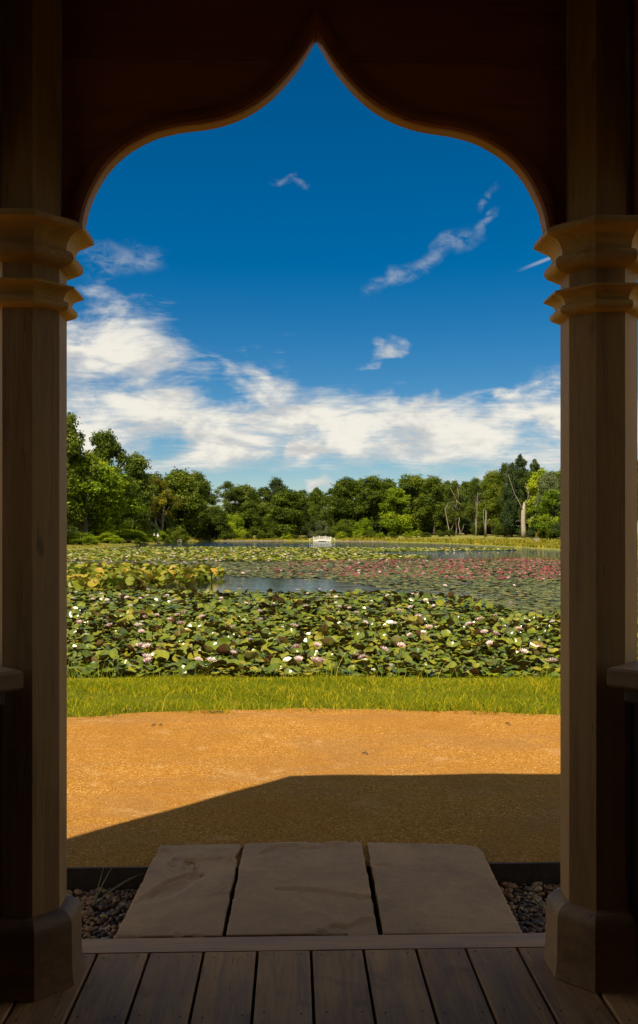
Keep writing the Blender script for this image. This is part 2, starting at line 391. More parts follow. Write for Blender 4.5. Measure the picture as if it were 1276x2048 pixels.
def px(x, y, z=-.35):
    """photo pixel on the horizontal plane at height z -> world point"""
    d = (EYE-z)*FPX/(y-HY)
    return ((x-HX)/FPX*d, d, z)
def to_px(x, y, z): return HX+FPX*x/y, HY-FPX*(z-EYE)/y
def in_poly(X, Y, poly):
    ins = np.zeros(len(X), bool); n = len(poly)
    for i in range(n):
        x1, y1 = poly[i]; x2, y2 = poly[(i+1) % n]
        c = (y1 > Y) != (y2 > Y)
        with np.errstate(divide='ignore', invalid='ignore'):
            xi = (x2-x1)*(Y-y1)/(y2-y1+1e-12)+x1
        ins ^= c & (X < xi)
    return ins

# ------------------------------------------------------------------ ground and pond
WZ = -.35
PC = Vector((0, 110))
outline = [(-13, 11.3), (-8, 11.1), (-4, 11.0), (0, 11.05), (4, 10.95), (8, 11.1), (13, 11.6), (19, 15), (24, 24), (27, 40), (28.5, 62), (29, 85), (28.5, 104), (28, 122), (27.3, 140), (26.5, 160),
           (24.5, 181), (20, 200), (14, 217), (7, 230), (1, 236), (-8, 239), (-18, 240), (-27, 240), (-32, 236), (-33.5, 222), (-33, 190), (-31.5, 160), (-30.5, 130), (-30, 104), (-29.5, 80), (-29, 60), (-27.5, 40), (-25, 25), (-20, 15.5)]
pts = []
for i in range(len(outline)):
    p0, p1, p2, p3 = [Vector(outline[(i+k-1) % len(outline)]) for k in range(4)]
    for k in range(8):
        u = k/8
        pts.append(.5*((2*p1)+(p2-p0)*u+(2*p0-5*p1+4*p2-p3)*u*u+(3*p1-p0-3*p2+p3)*u**3))
for i, p in enumerate(pts):
    if p.y > 40: pts[i] = p + (p-PC).normalized()*(random.random()-.5)*.7
ang = np.array([atan2(p.y-PC.y, p.x-PC.x) for p in pts]); rad_ = np.array([(p-PC).length for p in pts])
order = np.argsort(ang); ang_s, rad_s = ang[order], rad_[order]
def shore_dist(x, y):
    a = np.arctan2(np.asarray(y)-PC.y, np.asarray(x)-PC.x)
    return np.hypot(np.asarray(x)-PC.x, np.asarray(y)-PC.y)-np.interp(a, ang_s, rad_s, period=2*pi)
PD = np.array([-8, -3, -1, 0, .3, .8, 2, 5, 12, 25, 45, 90, 250, 900, 2500])
PZ = np.array([-1.3, -.95, -.6, -.37, -.22, -.13, -.06, .02, .15, .5, 1.1, 1.6, 2, 2, 2])
def ground_z(x, y):
    d = shore_dist(x, y); z = np.interp(d, PD, PZ)
    front = np.clip((45-np.asarray(y))/25, 0, 1)*(d > -.2)
    return z*(1-front)+np.minimum(z, -.25)*front
n = len(pts); V = []; F = []
for k, d in enumerate(PD):
    for j in range(n):
        dr = (pts[j]-PC).normalized(); p = pts[j]+dr*d
        z = float(ground_z(p.x, p.y)) + ((random.random()-.5)*.08 if 1 < d < 60 and p.y > 45 else 0)
        V.append((p.x, p.y, z))
for k in range(len(PD)-1):
    for j in range(n):
        a = k*n+j; b_ = k*n+(j+1) % n; F.append((a, a+n, b_+n, b_))
F.append(tuple(range(n)))
obj('ground', mesh('ground', V, F, 'meadow', True), kind='structure', label='grassy banks and meadow all round the pond', cat='ground')
V = [(p.x+(p.x-PC.x)*.004, p.y+(p.y-PC.y)*.004, WZ) for p in pts]
obj('pond', mesh('pond', V, [tuple(range(len(V)))], 'water'), kind='structure', label='dark pond water between the lily patches', cat='pond')

# near bank: strip of turf between path and pond
GC = Vector((.06, .659)); TH = radians(1.7)
PR = 7.0
V = []; F = []; nx, ny = 121, 13
xs = np.linspace(-16, 16, nx)
def bank_z(x, y):
    rho = np.hypot(x-GC.x, y-GC.y); sh = -shore_dist(x, y)        # sh: distance into the water, negative on land
    return np.interp(-sh, [-.8, 0, .25, 1.0, 2.2, 3.2, 40], [-.75, -.385, -.27, -.16, -.07, -.035, -.03])
for i, x in enumerate(xs):
    y0 = GC.y+(sqrt(max(PR**2-(x-GC.x)**2, 0)) if abs(x-GC.x) < PR else 0)
    y0 = max(y0, 2.0 - 0*x)
    for j in range(ny):
        y = y0+(12.2+.012*x*x*0-y0)*j/(ny-1)
        V.append((x, y, float(bank_z(x, y))+(0 if j == 0 else .012*sin(x*3.1+j)*cos(j*1.7))))
for i in range(nx-1):
    for j in range(ny-1):
        a = i*ny+j; F.append((a, a+ny, a+ny+1, a+1))
obj('grass_bank', mesh('grass_bank', V, F, 'lawn', True), kind='structure', label='narrow turf bank between the orange path and the lilies', cat='bank')

# path, gravel bed, edging share the pavilion's axes
AX = Matrix.Translation((GC.x, GC.y, 0)) @ Matrix.Rotation(TH, 4, 'Z')
def octr(th, ap):
    """radius of an octagon with flat front (+Y) at polar angle th"""
    k = (th-pi/2+pi/8) % (pi/4)-pi/8
    return ap/cos(k)
def ring(name, r0, r1, z, nseg, nrad, mat, jit=0, **kw):
    V = []; F = []
    for i in range(nseg):
        th = 2*pi*i/nseg+pi/2
        a, b_ = r0(th), r1(th)
        for j in range(nrad+1):
            u = j/nrad; r = a+(b_-a)*u
            V.append((r*cos(th), r*sin(th), z+(0 if j in (0,) else jit*(sin(7*r*cos(th))*cos(5*r*sin(th)+1)))))
    for i in range(nseg):
        for j in range(nrad):
            a = i*(nrad+1)+j; b_ = ((i+1) % nseg)*(nrad+1)+j
            F.append((a, a+1, b_+1, b_))
    o = obj(name, mesh(name, V, F, mat, True), **kw); o.matrix_world = AX
    return o
EDG = 3.36
path = ring('path', lambda th: octr(th, EDG+.012), lambda th: PR+.03+.03*sin(th*23)*sin(th*7+1)+.02*sin(th*61), -.022, 512, 30, 'hoggin', .004,
            kind='structure', label='curved path of orange grit in front of the summerhouse', cat='path')
bed = ring('gravel_bed', lambda th: octr(th, 2.3), lambda th: octr(th, EDG-.004), -.125, 128, 6, 'soil', .008,
           kind='structure', label='sunken pebble bed between deck and path', cat='gravel bed')

# ------------------------------------------------------------------ summerhouse
SH = empty('summerhouse', (GC.x, GC.y, 0), TH, label='octagonal oak summerhouse whose ogee arch doorway frames the pond', cat='summerhouse')
CA = .118                       # column: distance from axis to facet
HW = .862+CA                    # half the distance between two column axes
AP = HW*(1+sqrt(2))             # axis of the house to the middle of a bay
T8 = math.tan(pi/8)
def octa(profile, name, mat, closed=True):
    """octagonal loft; profile = [(distance of the facet, z), ...]"""
    V = []; F = []
    for a, z in profile:
        R = a/cos(pi/8)
        V += [(R*cos(pi/8+k*pi/4), R*sin(pi/8+k*pi/4), z) for k in range(8)]
    for i in range(len(profile)-1):
        for k in range(8):
            k2 = (k+1) % 8; F.append((i*8+k, i*8+k2, i*8+8+k2, i*8+8+k))
    if closed:
        F.append(tuple(range(7, -1, -1))); F.append(tuple((len(profile)-1)*8+k for k in range(8)))
    return mesh(name, V, F, mat)
def arc(a0, z0, a1, z1, bulge, n=7):
    """curved line between two profile points; bulge > 0 swells outward"""
    out = []
    for i in range(n+1):
        u = i/n; a = a0+(a1-a0)*u; z = z0+(z1-z0)*u
        out.append((a+bulge*sin(pi*u), z))
    return out
def torus(a, z, r, n=9): return [(a+r*cos(u), z+r*sin(u)) for u in np.linspace(-pi*.42, pi*.5, n)]
def cavetto(a, z, w, h, n=8): return [(a+w*(1-cos(u)), z+h*sin(u)) for u in np.linspace(0, pi/2*.93, n)]
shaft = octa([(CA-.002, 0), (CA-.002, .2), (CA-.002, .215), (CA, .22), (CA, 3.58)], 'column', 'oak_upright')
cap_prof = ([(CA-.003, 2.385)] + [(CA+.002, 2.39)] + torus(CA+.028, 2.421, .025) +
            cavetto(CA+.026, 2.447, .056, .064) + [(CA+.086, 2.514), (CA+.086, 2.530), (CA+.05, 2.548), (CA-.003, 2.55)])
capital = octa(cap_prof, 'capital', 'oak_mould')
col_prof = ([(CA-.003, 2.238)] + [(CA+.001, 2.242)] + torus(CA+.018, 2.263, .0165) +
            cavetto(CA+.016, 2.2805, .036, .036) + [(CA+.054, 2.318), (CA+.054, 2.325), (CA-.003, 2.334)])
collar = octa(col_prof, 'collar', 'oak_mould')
pl_prof = [(CA+.055, .001), (CA+.052, .02), (CA+.047, .07), (CA+.046, .195)] + \
          [(CA+.046-.05*(1-cos(u)), .20+.048*sin(u)) for u in np.linspace(0.05, pi/2, 8)]
plinth = octa(pl_prof, 'plinth', 'oak_plinth')
for k in range(8):
    a = pi/2-pi/8+k*pi/4
    c = obj('column', shaft, SH, (HW/sin(pi/8)*cos(a), HW/sin(pi/8)*sin(a), 0))
    for nm, me in (('capital', capital), ('collar', collar), ('plinth', plinth)):
        obj(nm, me, c)

# ogee arch: half curve measured from springing to apex, in metres from the bay's middle line
K = 2.99/FPX
half = [(464,441),(457,412),(444,380),(419,338),(381,300),(331,271),(291,258.5),(262,253),(226,248),(190,240),(146,223),(106,198),(71,166),(36,124),(11,84),(0,65)]
half = [(a*K, EYE+(HY-y)*K) for a, y in half]
def smooth_curve(P_, per=5):
    out = []
    for i in range(len(P_)-1):
        p0 = Vector(P_[max(i-1, 0)]); p1 = Vector(P_[i]); p2 = Vector(P_[i+1]); p3 = Vector(P_[min(i+2, len(P_)-1)])
        for k in range(per):
            u = k/per
            out.append(.5*((2*p1)+(p2-p0)*u+(2*p0-5*p1+4*p2-p3)*u*u+(3*p1-p0-3*p2+p3)*u**3))
    return out+[Vector(P_[-1])]
hc = smooth_curve(half)
curve = [(-v.x, v.y) for v in hc]+[(v.x, v.y) for v in reversed(hc[:-1])]
XS = .858; SPR = 2.553; SEAM = 3.117; TOP = 3.60; TK = .020
def arch_boards():
    """two boards of the spandrel: below and above the horizontal seam; (lower, upper)"""
    xs_ = [-XS]+[c[0] for c in curve]+[XS]
    zs_ = [SPR]+[c[1]+.012 for c in curve]+[SPR]
    res = []
    mid_i = len(xs_)//2
    for lo, hi, ia, ib in ((None, SEAM-.002, 0, mid_i), (None, SEAM-.002, mid_i, len(xs_)-1), (SEAM+.002, TOP, 0, len(xs_)-1)):
        mb = MB()
        for i in range(ia, ib):
            xa, xb, za, zb = xs_[i], xs_[i+1], zs_[i], zs_[i+1]
            if abs(xb-xa) < 1e-5: continue
            if lo is not None: za, zb = max(za, lo), max(zb, lo)
            if za >= hi and zb >= hi: continue
            za, zb = min(za, hi), min(zb, hi)
            V = [(xa,-TK,za),(xb,-TK,zb),(xb,-TK,hi),(xa,-TK,hi),(xa,TK,za),(xb,TK,zb),(xb,TK,hi),(xa,TK,hi)]
            mb.add(V, [(0,1,2,3),(5,4,7,6),(0,4,5,1),(3,2,6,7)])
        res.append(mb.mesh('spandrel_board', 'dark_panel'))
    return res
def arch_trim():
    """moulded edge swept along the curve"""
    prof = [(.046, -TK+.001), (.044, -TK-.010), (.026, -TK-.013), (.010, -TK-.010), (.002, -TK-.002), (0, -TK+.006), (0, TK+.006), (.03, TK+.006), (.03, TK-.003)]
    cs = [(-half[0][0]-.004, SPR-.001)]+curve+[(half[0][0]+.004, SPR-.001)]
    V = []; F = []; m_ = len(prof); mi = []
    for i, c in enumerate(cs):
        a = Vector(cs[max(i-1, 0)]); b_ = Vector(cs[min(i+1, len(cs)-1)]); td = (b_-a).normalized(); nn = Vector((-td.y, td.x))
        mid = i == len(cs)//2
        for o_, y in prof:
            if mid: V.append((c[0], y, c[1]+o_*1.9))
            else:
                x_ = c[0]+nn.x*o_; z_ = c[1]+nn.y*o_
                if c[0] < 0: x_ = min(x_, 0)
                else: x_ = max(x_, 0)
                V.append((x_, y, max(z_, SPR-.001)))
    for i in range(len(cs)-1):
        for j in range(m_-1):
            F.append((i*m_+j, (i+1)*m_+j, (i+1)*m_+j+1, i*m_+j+1)); mi.append(1 if j >= 4 else 0)
    return mesh('arch_trim', V, F, ['dark_panel', 'arch_edge'], mi=mi)
spandrels = arch_boards(); trim = arch_trim()
def bay_matrix(k):
    a = k*pi/4                                          # bay 0 faces the pond
    return Matrix.Rotation(a, 4, 'Z') @ Matrix.Translation((0, AP, 0))
def dado_meshes():
    x1 = HW-CA/cos(pi/8)*cos(pi/8)
    panel = MB()
    n_ = 7; w_ = 2*(x1-.002)/n_
    boards = []
    for i in range(n_):
        a = -x1+.002+i*w_
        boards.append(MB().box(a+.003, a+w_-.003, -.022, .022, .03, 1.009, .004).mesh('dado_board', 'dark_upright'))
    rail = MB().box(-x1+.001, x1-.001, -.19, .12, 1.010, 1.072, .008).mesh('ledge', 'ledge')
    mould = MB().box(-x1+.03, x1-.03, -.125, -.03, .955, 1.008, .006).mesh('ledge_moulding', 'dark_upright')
    return boards, rail, mould
dboards, rail, mould = dado_meshes()
for k in (0, 1, 7):
    mw = bay_matrix(k)
    s_ = obj('arch_panel', trim, SH); s_.matrix_local = mw
    for me in spandrels:
        obj('spandrel_board', me, s_)
    if k:
        d_ = obj('dado_rail', mould, SH); d_.matrix_local = mw
        obj('ledge', rail, d_)
        for me in dboards: obj('dado_board', me, d_)
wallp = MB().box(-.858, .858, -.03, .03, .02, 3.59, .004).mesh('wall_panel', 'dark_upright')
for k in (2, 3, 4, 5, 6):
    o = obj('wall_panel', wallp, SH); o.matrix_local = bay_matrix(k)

# roof: octagonal pyramid with a fascia at the eave, two skins
EA, EZ = 2.66, 3.40
roof = octa([(EA, EZ), (EA, EZ+.10), (.10, EZ+2.0), (.02, EZ+2.02), (.02, EZ+1.93), (EA-.06, EZ+.03), (EA-.06, EZ)], 'roof', 'shingle', False)
R_ = obj('roof', roof, SH)
fin_ = MB().tube([(0,0,EZ+1.95),(0,0,EZ+2.15),(0,0,EZ+2.25),(0,0,EZ+2.4),(0,0,EZ+2.7)], [.06,.05,.09,.05,.006], 10)
fin_.build('finial', 'oak_upright', R_, True)
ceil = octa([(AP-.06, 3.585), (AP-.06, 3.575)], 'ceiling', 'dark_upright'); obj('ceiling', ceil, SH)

# deck
DF = 2.520                                        # front of the boards
gaps = [-.781, -.595, -.400, -.207, -.014, .176, .367, .547, .735]
while gaps[0] > -2.5: gaps.insert(0, gaps[0]-.19)
while gaps[-1] < 2.5: gaps.append(gaps[-1]+.19)
def oct_y(x, ap=DF):
    x = abs(x); return ap if x < ap*T8 else max(ap*(T8+1)-x, 0.0)
for i in range(len(gaps)-1):
    xa, xb = gaps[i]+.0055, gaps[i+1]-.0055
    if max(abs(xa), abs(xb)) > DF-.02: continue
    ya, yb = oct_y(xa), oct_y(xb); zt = -.001+random.uniform(-.0015, .001); q_ = .003; zb = -.028
    def lvl(z, i_): return [(xa+i_, -ya+i_, z), (xb-i_, -yb+i_, z), (xb-i_, yb-i_, z), (xa+i_, ya-i_, z)]
    V = lvl(zb, 0)+lvl(zt-q_, 0)+lvl(zt, q_)
    F = [(3, 2, 1, 0), (8, 9, 10, 11)]
    for k in range(2):
        for j in range(4): a = k*4+j; b_ = k*4+(j+1) % 4; F.append((a, b_, b_+4, a+4))
    o = obj('deck_board', mesh('deck_board', V, F, 'deck'), SH)
    mb = MB()
    for yy in (min(ya, yb)-.035, min(ya, yb)-.42, min(ya, yb)-.95):
        for xx in (xa+.03, xb-.03):
            x_ = xx+random.uniform(-.006, .006); y_ = yy+random.uniform(-.012, .012); r_ = .0042
            mb.add([(x_+r_*cos(k*pi/4), y_+r_*sin(k*pi/4), zt+.0008) for k in range(8)], [tuple(range(8))])
    mb.build('screw_heads', 'steel_rust', o, kind='stuff')
for k in range(8):
    x0, x1 = DF*T8+.004, (DF+.115)*T8+.004
    mb = MB()
    za, zb = -.002, -.11
    top = [(-x0, DF+.005), (x0, DF+.005), (x1, DF+.115), (-x1, DF+.115)]
    V = [(x, y, zb) for x, y in top]+[(x, y, za) for x, y in top]
    mb.add(V, [(3,2,1,0),(4,5,6,7),(0,1,5,4),(1,2,6,5),(2,3,7,6),(3,0,4,7)])
    o = mb.build('nosing_board', 'deck_cross', SH); o.matrix_local = Matrix.Rotation(k*pi/4, 4, 'Z')
joist = octa([(2.42, -.118), (2.42, -.045)], 'subframe', 'soil'); obj('subframe', joist, SH)

# ------------------------------------------------------------------ flagstones
pave = empty('pavement', px(638, 1780, -.01), kind='structure', label='three buff flagstones laid between deck and path', cat='pavement')
def vnoise(x, y, s=0):
    return (sin(x*1.7+s)*cos(y*2.3-s*.7)+.6*sin(x*4.1-y*3.3+s*2)+.4*sin(x*9.3+y*7.1+s)+.25*cos(x*17-y*21+s*3))/2.25
from mathutils import noise as mnoise
slabs = [[(230,1873.5),(443,1871.5),(481,1689),(320,1690)], [(452,1870.2),(757,1868.3),(722,1681),(489,1687)], [(768,1868),(1045,1866),(958,1690),(735,1685)]]
for si, qd in enumerate(slabs):
    C4 = [Vector(px(x, y, -.008)[:2]) for x, y in qd]
    ctr = sum(C4, Vector((0, 0)))/4
    N = 64; V = []; F = []
    for j in range(N+1):
        v_ = j/N
        for i in range(N+1):
            u_ = i/N
            p = (C4[0]*(1-u_)+C4[1]*u_)*(1-v_)+(C4[3]*(1-u_)+C4[2]*u_)*v_
            # uneven, slightly broken outline
            eu = min(u_, 1-u_); ev = min(v_, 1-v_); ed = min(eu, ev)
            w = max(0, 1-ed/.04)
            n3 = mnoise.noise(Vector((p.x*9, p.y*9, si*7)))*.007+mnoise.noise(Vector((p.x*31, p.y*31, si*3)))*.005
            p = p+(ctr-p).normalized()*n3*w*(.35 if v_ < .1 else 1)
            if si == 2 and u_ > .9 and v_ > .9: p = p+(ctr-p)*.05*((u_-.9)*(v_-.9)*100)
            if si == 0 and u_ > .93 and v_ > .80: p = p+(ctr-p)*.075*max(0, sin((v_-.80)*5*pi*1.5))
            z = -.008+mnoise.noise(Vector((p.x*3, p.y*3, si+.5)))*.0025
            # riven surface: shallow layers broken away
            lay = mnoise.fractal(Vector((p.x*2.2+si*5, p.y*3.4, 1.3)), .9, 2.1, 4)
            z -= .008*max(0, min(1, (lay-.34)/.03))
            if si == 0:
                def scar(cx, cy, rx, ry, a, dep, soft):
                    ddx, ddy = u_-cx, v_-cy; xx = ddx*cos(a)+ddy*sin(a); yy = -ddx*sin(a)+ddy*cos(a)
                    rr = hypot(xx/rx, yy/ry)+.13*mnoise.noise(Vector((u_*9, v_*9, 4)))
                    side = .15 if yy < 0 else 1
                    return dep*max(0, min(1, (1-rr)/(soft if yy > 0 else .6)))
                z -= scar(.40, .50, .30, .10, .42, .010, .07)+scar(.46, .73, .10, .075, -.5, .009, .06)+scar(.30, .42, .30, .09, .42, .006, .08)+scar(.58, .60, .11, .05, .1, .006, .08)+scar(.24, .74, .05, .02, 0, .005, .1)
            pass
            V.append((p.x, p.y, z))
    for j in range(N):
        for i in range(N):
            a = j*(N+1)+i; F.append((a, a+1, a+N+2, a+N+1))
    rim = [i for i in range(N+1)]+[j*(N+1)+N for j in range(1, N+1)]+[N*(N+1)+i for i in range(N-1, -1, -1)]+[j*(N+1) for j in range(N-1, 0, -1)]
    b0 = len(V)
    for r_ in rim: V.append((V[r_][0], V[r_][1], -.075))
    L = len(rim)
    for k in range(L): F.append((rim[(k+1) % L], rim[k], b0+k, b0+(k+1) % L))
    o = obj('flagstone', mesh('flagstone', np.array(V), F, 'flagstone_mat'), pave)
    o.matrix_parent_inverse = Matrix.Translation(-Vector(pave.location))
    me = o.data; me.polygons.foreach_set('use_smooth', np.array([len(p.vertices) == 4 and p.index < N*N for p in me.polygons]))

# ------------------------------------------------------------------ edging and pebbles
def strip(name, P_, th, z0, z1, mat, **kw):
    """thin upright strip along a polyline (local to the summerhouse axes)"""
    V = []; F = []
    Pv = [Vector(p) for p in P_]
    for i, p in enumerate(Pv):
        a = Pv[max(i-1, 0)]; b_ = Pv[min(i+1, len(Pv)-1)]; td = (b_-a).normalized(); nn = Vector((-td.y, td.x))
        for o_, z in ((-th/2, z0), (th/2, z0), (th/2, z1), (-th/2, z1)): V.append((p.x+nn.x*o_, p.y+nn.y*o_, z))
    for i in range(len(Pv)-1):
        for j in range(4): F.append((i*4+j, i*4+(j+1) % 4, i*4+4+(j+1) % 4, i*4+4+j))
    F += [(3, 2, 1, 0), tuple((len(Pv)-1)*4+k for k in range(4))]
    o = obj(name, mesh(name, V, F, mat), **kw); o.matrix_world = AX; return o
h8 = EDG*T8
strip('path_edging', [(-.70, EDG), (-h8, EDG), (-EDG, h8), (-EDG, -h8)], .016, -.19, -.010, 'steel_rust', label='dark metal edging strip beside the pitted flagstone', cat='edging')
strip('path_edging', [(.77, EDG), (h8, EDG), (EDG, h8), (EDG, -h8)], .016, -.19, -.010, 'steel_rust', label='dark metal edging strip beside the flagstone without pits', cat='edging')
peb = []
for k in range(7):
    bm = bmesh.new(); bmesh.ops.create_icosphere(bm, subdivisions=2, radius=1)
    rr = random.Random(k)
    sx_, sy_, sz_ = rr.uniform(.8, 1.25), rr.uniform(.65, .95), rr.uniform(.42, .68)
    for v in bm.verts:
        d_ = 1+.34*mnoise.noise(v.co*1.5+Vector((k*3, 0, 0)))
        v.co = Vector((v.co.x*sx_*d_, v.co.y*sy_*d_, v.co.z*sz_*d_))
    me = bpy.data.meshes.new('pebble'); bm.to_mesh(me); bm.free()
    me.materials.append(MATS['pebble_mat']); me.polygons.foreach_set('use_smooth', np.ones(len(me.polygons), bool)); peb.append(me)
def slab_edge(y, side):
    q0, q1 = (slabs[0][0], slabs[0][3]) if side < 0 else (slabs[2][1], slabs[2][2])
    a, b_ = Vector(px(*q0)[:2]) if False else Vector(px(*q0, -.01)[:2]), Vector(px(*q1, -.01)[:2])
    return a.x+(b_.x-a.x)*(y-a.y)/(b_.y-a.y)
rest_V = []; rest_F = []; kk = 0
inv = AX.inverted()
for side in (-1, 1):
    placed = []
    R2 = random.Random(40+side); tries = 0; cnt = 0
    while tries < 9000:
        tries += 1
        ly = R2.uniform(2.70, EDG-.03); lx = side*R2.uniform(.55, 1.45)
        w = AX @ Vector((lx, ly, 0))
        if abs(lx) > abs(EDG*(T8+1)-ly)-.03: continue
        edge = slab_edge(w.y, side)
        if (side < 0 and w.x > edge-.005) or (side > 0 and w.x < edge+.005): continue
        s_ = R2.choice((R2.uniform(.008, .015), R2.uniform(.013, .027)))*(1 if side < 0 else .95)
        if any((p[0]-w.x)**2+(p[1]-w.y)**2 < (.72*(p[2]+s_))**2 for p in placed): continue
        placed.append((w.x, w.y, s_))
    placed.sort(key=lambda p: (abs(to_px(p[0], p[1], -.1)[0]-(230 if side < 0 else 1060))))
    for i, (x, y, s_) in enumerate(placed):
        me = peb[kk % 7]; kk += 1
        rot = (R2.uniform(-.5, .5), R2.uniform(-.5, .5), R2.uniform(0, 6.28))
        # stones banked up a little against the deck on the open side
        z = -.112+s_*.35+R2.uniform(0, .012)
        if i < 150:
            o = obj('pebble', me, bed); o.matrix_local = inv @ (Matrix.Translation((x, y, z)) @ Vector(rot).to_track_quat('Z', 'Y').to_matrix().to_4x4() @ Matrix.Rotation(rot[2], 4, 'Z') @ Matrix.Scale(s_, 4))
        else:
            M4 = inv @ Matrix.Translation((x, y, z)) @ Matrix.Rotation(rot[2], 4, 'Z') @ Matrix.Rotation(rot[0], 4, 'X') @ Matrix.Scale(s_, 4)
            k0 = len(rest_V); rest_V += [tuple(M4 @ v.co) for v in me.vertices]; rest_F += [tuple(k0+v for v in p.vertices) for p in me.polygons]
if rest_V:
    obj('loose_pebbles', mesh('loose_pebbles', np.array(rest_V), rest_F, 'pebble_mat', True), bed, kind='stuff')
# grit lying on the path
ng = 5200
gx = rng.uniform(-3.2, 3.2, ng); gy = 4.05+(rng.random(ng)**1.2)*3.5
gs = rng.uniform(.0012, .0040, ng); base = np.array([(1,0,0),(-1,0,0),(0,1,0),(0,-1,0),(0,0,.6),(0,0,-.6)])
GV = (base[None]*(gs[:, None, None]*rng.uniform(.6, 1.3, (ng, 6, 1))))+np.stack([gx, gy, -.020+gs*.2], 1)[:, None]
GF = np.array([(0,2,4),(2,1,4),(1,3,4),(3,0,4)])
keep = np.hypot(gx-GC.x, gy-GC.y) < PR-.02
GV = GV[keep]; ng = len(GV)
obj('path_grit', mesh('path_grit', GV.reshape(-1, 3), (GF[None]+(np.arange(ng)*6)[:, None, None]).reshape(-1, 3), 'hoggin'), kind='stuff', label='loose grains of grit scattered over the orange path', cat='grit')
# twigs and dead leaves
for i, (a, b_, lab) in enumerate([((423,1425),(447,1424),'dark twig lying close to the turf edge on the path'), ((303,1451),(311,1449),'tiny dark twig lying on the path in line with the pitted flagstone'),
                                  ((1010,1446),(1021,1449),'tiny bent twig lying on the path, away from all other twigs'), ((724,1506),(736,1507),'dark bit of bark lying in the middle of the sunny path'),
                                  ((318,1450),(324,1449),'short crumb of bark lying next to a tiny twig')]):
    p, q2 = Vector(px(*a, -.012)), Vector(px(*b_, -.012)); mid = (p+q2)/2+Vector((.004, .01, .006))
    MB().tube([p-mid, Vector((0, 0, 0)), q2-mid], [.004, .006, .003], 6).build('twig', 'twig_mat', loc=mid, label=lab, cat='twig')
for i, (x, y) in enumerate([(247, 1420), (258, 1419), (398, 1413), (912, 1424)]):
    p = px(x, y, -.012); mb = MB(); r_ = .018
    V = [(0,-r_*1.6,0),(r_*.7,-r_*.4,.006),(r_*.6,r_*.7,.009),(0,r_*1.7,.004),(-r_*.7,r_*.5,.008),(-r_*.6,-r_*.6,.005),(0,0,.002)]
    mb.add(V, [(6,k,(k+1) % 6) for k in range(6)]); o = mb.build('fallen_leaf', 'dead_leaf', loc=(p[0], p[1], -.013), label='small curled brown leaf lying where path meets turf', cat='leaf', group='fallen leaves along the turf edge')
    o.rotation_euler.z = i*1.3
# dry grass stalks in the pebbles
def blade_tube(mb, p0, p1, bend, w0):
    p0, p1 = Vector(p0), Vector(p1); mid = (p0+p1)/2+Vector(bend)
    pts_ = [p0*(1-u)**2+mid*2*u*(1-u)+p1*u*u for u in [k/6 for k in range(7)]]
    mb.tube(pts_, [w0*(1-.85*k/6) for k in range(7)], 5)
b0 = Vector(px(187, 1812, -.1)); mb = MB()
for e_ in ((.055, .02, .20), (.075, .06, .155), (.20, .10, .105), (.16, .12, .085), (.03, -.02, .06)): blade_tube(mb, (0, 0, 0), e_, (.0, 0, .03), .0028)
mb.build('grass_tuft', 'straw', loc=b0, label='few dry grass stalks rising from pebbles beside the pitted flagstone', cat='grass')
b0 = Vector(px(1098, 1822, -.1)); mb = MB()
for e_ in ((-.12, .12, .05), (-.06, .15, .045), (-.10, .04, .03)): blade_tube(mb, (0, 0, 0), e_, (.0, 0, .02), .0024)
mb.build('grass_tuft', 'straw', loc=b0, label='pale grass blades lying over the darker pebbles', cat='grass')

# ------------------------------------------------------------------ grass
def blades(X, Y, Z, H, Wd, lean, seg=2):
    """upright tapering bent blades -> verts, faces, random value per vertex"""
    n = len(X); a = rng.uniform(0, 2*pi, n); la = rng.uniform(0, 2*pi, n); L = rng.uniform(.2, 1, n)*lean
    rows = []
    for k in range(seg+1):
        u = k/seg; w = Wd*(1-u)**.8*.5
        cx = X+np.cos(la)*L*H*u*u; cy = Y+np.sin(la)*L*H*u*u; cz = Z+H*u*(1-.25*L*u)
        rows.append(np.stack([cx-np.cos(a)*w, cy-np.sin(a)*w, cz], 1))
        if k < seg: rows.append(np.stack([cx+np.cos(a)*w, cy+np.sin(a)*w, cz], 1))
    V = np.stack(rows, 1); m_ = V.shape[1]
    F = []
    for k in range(seg-1): F += [(2*k, 2*k+1, 2*k+3), (2*k, 2*k+3, 2*k+2)]
    F.append((2*seg-2, 2*seg-1, 2*seg))
    F = np.array(F)
    FF = (F[None]+(np.arange(n)*m_)[:, None, None]).reshape(-1, 3)
    rv = np.repeat(rng.random(n), m_)
    return V.reshape(-1, 3), FF, rv
n = 230000
X = rng.uniform(-8.5, 8.5, n); Y = rng.uniform(5.0, 11.9, n)
rho = np.hypot(X-GC.x, Y-GC.y); d = shore_dist(X, Y)
edge_n = .09*np.sin(X*5.3)*np.sin(X*2.1+1)+.03*np.sin(X*17)+.02*np.sin(X*41)
k = (rho > PR-.03+edge_n) & (d > -.02)
X, Y, d, rho = X[k], Y[k], d[k], rho[k]
patch = .5+.5*np.sin(X*2.3+Y*1.1)*np.cos(Y*2.9-X*.7)
H = rng.uniform(.02, .085, len(X))*(.65+.9*patch)*(1+.7*np.exp(-(rho-PR)/.18))*np.interp(d, [0, 1.2], [.65, 1])
tall = rng.random(len(X)) < .02; H[tall] *= rng.uniform(1.4, 2.4, tall.sum())
Vg, Fg, rg = blades(X, Y, bank_z(X, Y)-.012, H, rng.uniform(.004, .009, len(X)), 1.5)
clump = np.sin(X*3.7+1.3*np.sin(Y*4.1))*np.sin(Y*5.3+1.7*np.sin(X*2.9))+.6*np.sin(X*9.1+Y*7.7)
rg = np.clip(rg*.75+.125+np.repeat(clump, len(rg)//len(X))*.14, 0, .999)
